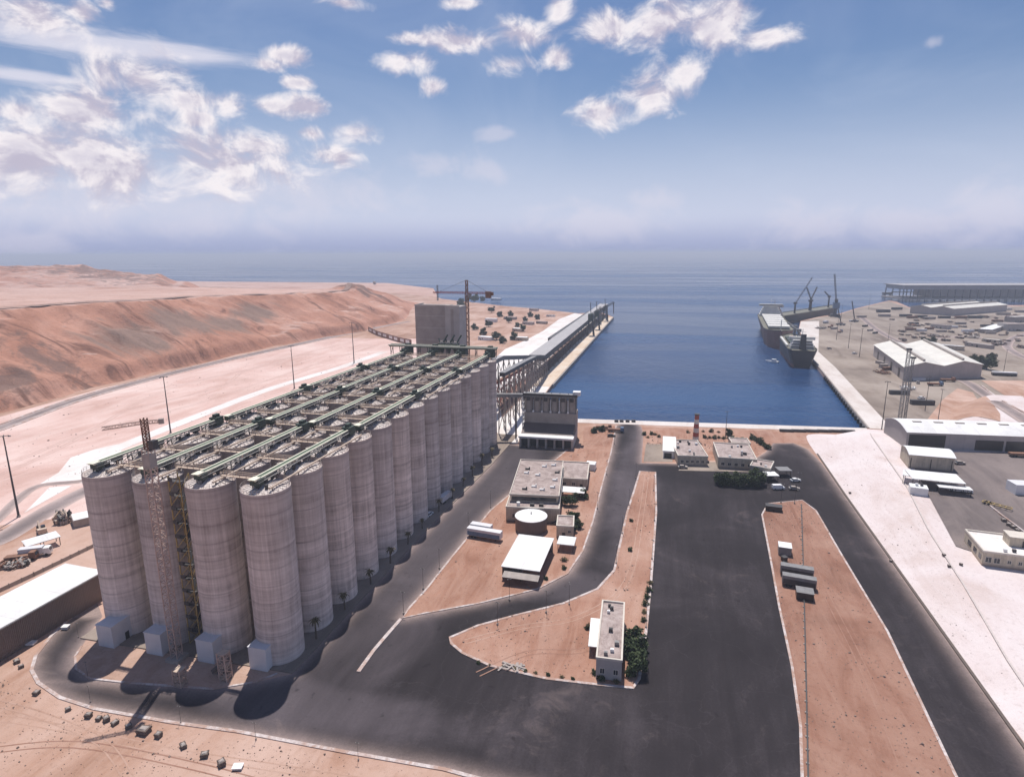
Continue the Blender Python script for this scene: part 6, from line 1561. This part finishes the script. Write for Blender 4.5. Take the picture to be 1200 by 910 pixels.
for px, py, lab, hh in ((1001, 377, 'short leaning mobile crane parked on the ship quay', 30), (985, 381, 'squat dark mobile crane beside the ship quay heap', 24)):
    q = U(px, py); t = thing('mobile_crane', lab, 'crane', q); mb = MB(); mb.box(-6, 6, -1.5, 1.5, .8, 2.6); mb.build('carrier', 'steelg', t)
    mb = MB(); mb.box(-2, 2, -1.5, 1.5, 2.6, 5); mb.build('cab', 'tan', t); mb = MB(); mb.bar((0, 0, 4), (-6, 0, hh), 1.2); mb.build('boom', 'steel', t)
    mb = MB(); [mb.cone((x, y-.4, .8), (x, y+.4, .8), .8, .8, 10) for x in (-4, 0, 4) for y in (-1.4, 1.4)]; mb.build('wheel', 'rubber', t)
q = U(912, 425, SEA); t = thing('small_launch', 'small white launch beside the near ship hull', 'boat', q, 1.2)
mb = MB(); mb.hexa([(-1.5, 0, -.3), (1.5, 0, -.3), (1.2, 9, -.3), (-1.2, 9, -.3)], [(-2, 0, 1.3), (2, 0, 1.3), (.3, 12, 1.6), (-.3, 12, 1.6)]); mb.build('hull', 'white', t); mb = MB(); mb.box(-1.3, 1.3, 2, 6, 1.3, 3.2); mb.build('cabin', 'white', t)
# quay fenders along the basin
fd = thing('quay_fender', '', 'fender', group='black fenders along the basin quay'); mb = MB(); mb.cone((0, 0, -2.8), (0, 0, -.4), .8, .8, 10); mb.build('tyre', 'rubber', fd); mb = MB(); mb.bar((0, 0, -.4), (.3, 0, .1), .1); mb.build('chain', 'steel', fd); FD = Proto(fd)
for k in range(20):
    y = 268+k*8.2; FD.put((207.6+(y-262)*16.5/208-.85, y, 0), 0, 'black quay fender, %s from the basin corner' % ORD[k])

for pr in TK + CT + CARS + TR + BU + [VAN, LP, HM, RK, PA, FD, SP, CV, WK, FL, PRP, CLP]:
    if not pr.used:
        for ch in kids(pr.root):
            for g_ in kids(ch): bpy.data.objects.remove(g_)
            bpy.data.objects.remove(ch)
        bpy.data.objects.remove(pr.root)
# ------------------------------------------------------------------ air, light, sky
SUN = Vector((-6, 16.5, 45.5)).normalized(); el = math.asin(SUN.z); az = math.atan2(SUN.x, SUN.y)
sl = bpy.data.lights.new('sun', 'SUN'); sl.energy = 4.5; sl.angle = R(.5); sl.color = (1, .955, .90)
so = bpy.data.objects.new('sun', sl); C.objects.link(so); so.rotation_euler = (-SUN).to_track_quat('-Z', 'Y').to_euler()
HAZE = True
if HAZE:
    m = bpy.data.materials.new('haze'); m.use_nodes = True; nt = m.node_tree; nt.nodes.clear()
    o = nd(nt, 'ShaderNodeOutputMaterial'); v = nd(nt, 'ShaderNodeVolumePrincipled'); nt.links.new(v.outputs[0], o.inputs['Volume'])
    v.inputs['Color'].default_value = (.82, .87, 1.0, 1); v.inputs['Density'].default_value = .0002; v.inputs['Anisotropy'].default_value = .0
    mb = MB(); mb.box(-26500, 26500, -1700, 26500, SEA-8, 118); M['haze'] = m; hz_ = mb.build('haze', 'haze'); hz_['kind'] = 'stuff'
w = bpy.data.worlds.new('World'); scene.world = w; w.use_nodes = True; nt = w.node_tree; nt.nodes.clear()
STR = .15
out = nd(nt, 'ShaderNodeOutputWorld'); bgd = nd(nt, 'ShaderNodeBackground'); nt.links.new(bgd.outputs[0], out.inputs[0]); bgd.inputs[1].default_value = STR
sky = nd(nt, 'ShaderNodeTexSky', sky_type='NISHITA'); sky.sun_disc = False; sky.sun_elevation = el; sky.sun_rotation = az; sky.altitude = 100; sky.air_density = 1.2; sky.dust_density = .6; sky.ozone_density = 3
tcw = nd(nt, 'ShaderNodeTexCoord').outputs['Generated']
sep = nd(nt, 'ShaderNodeSeparateXYZ'); nt.links.new(tcw, sep.inputs[0])
azn = math_(nt, 'ARCTAN2', sep.outputs[0], sep.outputs[1]); eln = math_(nt, 'ARCSINE', sep.outputs[2])
cmb = nd(nt, 'ShaderNodeCombineXYZ'); nt.links.new(azn, cmb.inputs[0]); nt.links.new(eln, cmb.inputs[1]); AE = cmb.outputs[0]
def aedir(px, py):
    d = ray(px, py).normalized(); return math.atan2(d.x, d.y), math.asin(d.z)
clouds = [(170, 95, 48, 30), (105, 130, 62, 22), (22, 130, 24, 14), (80, 180, 90, 36), (20, 190, 70, 40), (150, 200, 50, 36), (262, 192, 80, 30), (300, 172, 40, 18), (392, 184, 30, 14), (410, 156, 26, 12), (365, 157, 14, 8), (220, 117, 28, 12), (268, 121, 28, 15), (315, 124, 22, 10), (362, 126, 26, 11), (232, 138, 16, 10), (335, 66, 22, 9), (310, 75, 18, 7), (350, 97, 16, 6), (42, 18, 52, 22), (95, 16, 20, 12), (125, 3, 10, 8),
          (481, 72, 30, 13), (483, 46, 26, 8), (541, 50, 42, 12), (613, 42, 26, 17), (600, 75, 24, 11), (652, 68, 17, 11), (510, 101, 14, 10), (654, 8, 14, 15), (717, 33, 30, 18), (780, 28, 46, 26), (825, 33, 44, 28), (858, 14, 30, 24), (897, 44, 32, 13), (800, 82, 28, 21), (762, 110, 40, 20), (708, 131, 34, 15), (405, 3, 22, 8), (540, 3, 18, 6)]
faint = [(514, 195, 40, 17), (566, 200, 32, 14), (582, 157, 20, 8), (940, 265, 60, 26), (1060, 262, 70, 24), (1165, 250, 60, 36), (120, 232, 220, 52), (330, 222, 130, 36), (700, 260, 90, 20), (30, 285, 60, 22), (1092, 50, 12, 8), (760, 235, 40, 14)]
cirrus = [(110, 50, 190, 17), (25, 90, 85, 9), (200, 62, 120, 10)]
def field(lst):
    acc = None
    for px, py, rx, ry in lst:
        rx, ry = rx*1.36, ry*1.40; a, e = aedir(px, py); a2, _ = aedir(px+rx, py); _, e2 = aedir(px, py-ry)
        v = nd(nt, 'ShaderNodeVectorMath', operation='SUBTRACT'); nt.links.new(AE, v.inputs[0]); v.inputs[1].default_value = (a, e, 0)
        k = nd(nt, 'ShaderNodeVectorMath', operation='MULTIPLY'); nt.links.new(v.outputs[0], k.inputs[0]); k.inputs[1].default_value = (1/max(1e-4, abs(a2-a)), 1/max(1e-4, abs(e2-e)), 0)
        l = nd(nt, 'ShaderNodeVectorMath', operation='LENGTH'); nt.links.new(k.outputs[0], l.inputs[0])
        q = math_(nt, 'SUBTRACT', 1.0, l.outputs['Value'])
        if acc is None: acc = q
        else:
            sm = nd(nt, 'ShaderNodeMath', operation='SMOOTH_MAX'); nt.links.new(acc, sm.inputs[0]); nt.links.new(q, sm.inputs[1]); sm.inputs[2].default_value = .25; acc = sm.outputs[0]
    return acc
n1 = noise(nt, mapped(nt, AE, (1, 1.3, 1)), 15, 11, .60, .45)
up = nd(nt, 'ShaderNodeVectorMath', operation='ADD'); nt.links.new(AE, up.inputs[0]); up.inputs[1].default_value = (-.006, .016, 0)
n2 = noise(nt, mapped(nt, up.outputs[0], (1, 1.3, 1)), 15, 11, .60, .45)
fc = math_(nt, 'ADD', field(clouds), .12)
dens = math_(nt, 'ADD', fc, math_(nt, 'MULTIPLY', math_(nt, 'SUBTRACT', n1, .5), 3.0))
dens2 = math_(nt, 'ADD', fc, math_(nt, 'MULTIPLY', math_(nt, 'SUBTRACT', n2, .5), 3.0))
def mr(v, a, b, c, d):
    n = nd(nt, 'ShaderNodeMapRange', interpolation_type='SMOOTHSTEP'); nt.links.new(v, n.inputs[0])
    for i, x in enumerate((a, b, c, d)): n.inputs[i+1].default_value = x
    return n.outputs[0]
alpha = mr(dens, -.05, .95, 0, .96)
lit = mr(math_(nt, 'SUBTRACT', dens, dens2), -.55, .5, 0, 1)
core = mr(dens, .7, 1.7, 1, .35)
shade = math_(nt, 'MULTIPLY', math_(nt, 'ADD', lit, .35, True), core, True)
c_ = .9/STR
ccol = mix(nt, mr(lit, 0, 1, 0, 1), (.55*c_, .51*c_, .63*c_), (.98*c_, .92*c_, .94*c_))
ccol = mix(nt, mr(dens, .75, 1.5, 0, .62), ccol, (.56*c_, .53*c_, .66*c_))
ff = mr(math_(nt, 'ADD', field(faint), math_(nt, 'MULTIPLY', math_(nt, 'SUBTRACT', n1, .5), 2.6)), .0, .9, 0, .38)
cz = noise(nt, mapped(nt, AE, (3, 26, 1), (0, 0, .06)), 2.0, 6, .6, .6)
fcir = mr(math_(nt, 'ADD', field(cirrus), math_(nt, 'MULTIPLY', math_(nt, 'SUBTRACT', cz, .5), 1.6)), -.05, .9, 0, .78)
veil = noise(nt, mapped(nt, AE, (1, 2.2, 1), (0, 0, .5)), 2.2, 5, .6, .8)
# measured sky tone : the Nishita sky, a little deeper overhead as in the picture
skc = mix(nt, 1.0, sky.outputs[0], (.40, .415, .49), 'MULTIPLY')
hb = mr(eln, .0, .27, .86, 0)
skc = mix(nt, hb, skc, (.65*c_, .69*c_, .90*c_))
skc = mix(nt, mr(eln, -.002, .062, 1.0, 0), skc, (.36*c_, .41*c_, .635*c_))
skc = mix(nt, mr(veil, .45, .75, 0, .22), skc, (.62*c_, .68*c_, .84*c_))
skc = mix(nt, fcir, skc, (.80*c_, .78*c_, .88*c_))
skc = mix(nt, ff, skc, (.78*c_, .74*c_, .84*c_))
skc = mix(nt, alpha, skc, ccol)
nt.links.new(skc, bgd.inputs[0])
w.cycles.sampling_method = 'MANUAL'; w.cycles.sample_map_resolution = 1024
scene.view_settings.view_transform = 'Standard'; scene.view_settings.look = 'None'; scene.view_settings.gamma = 1; scene.view_settings.exposure = .15
scene.cycles.use_denoising = True
scene.cycles.max_bounces = 8; scene.cycles.diffuse_bounces = 4; scene.cycles.volume_bounces = 0
scene.cycles.volume_max_steps = 64
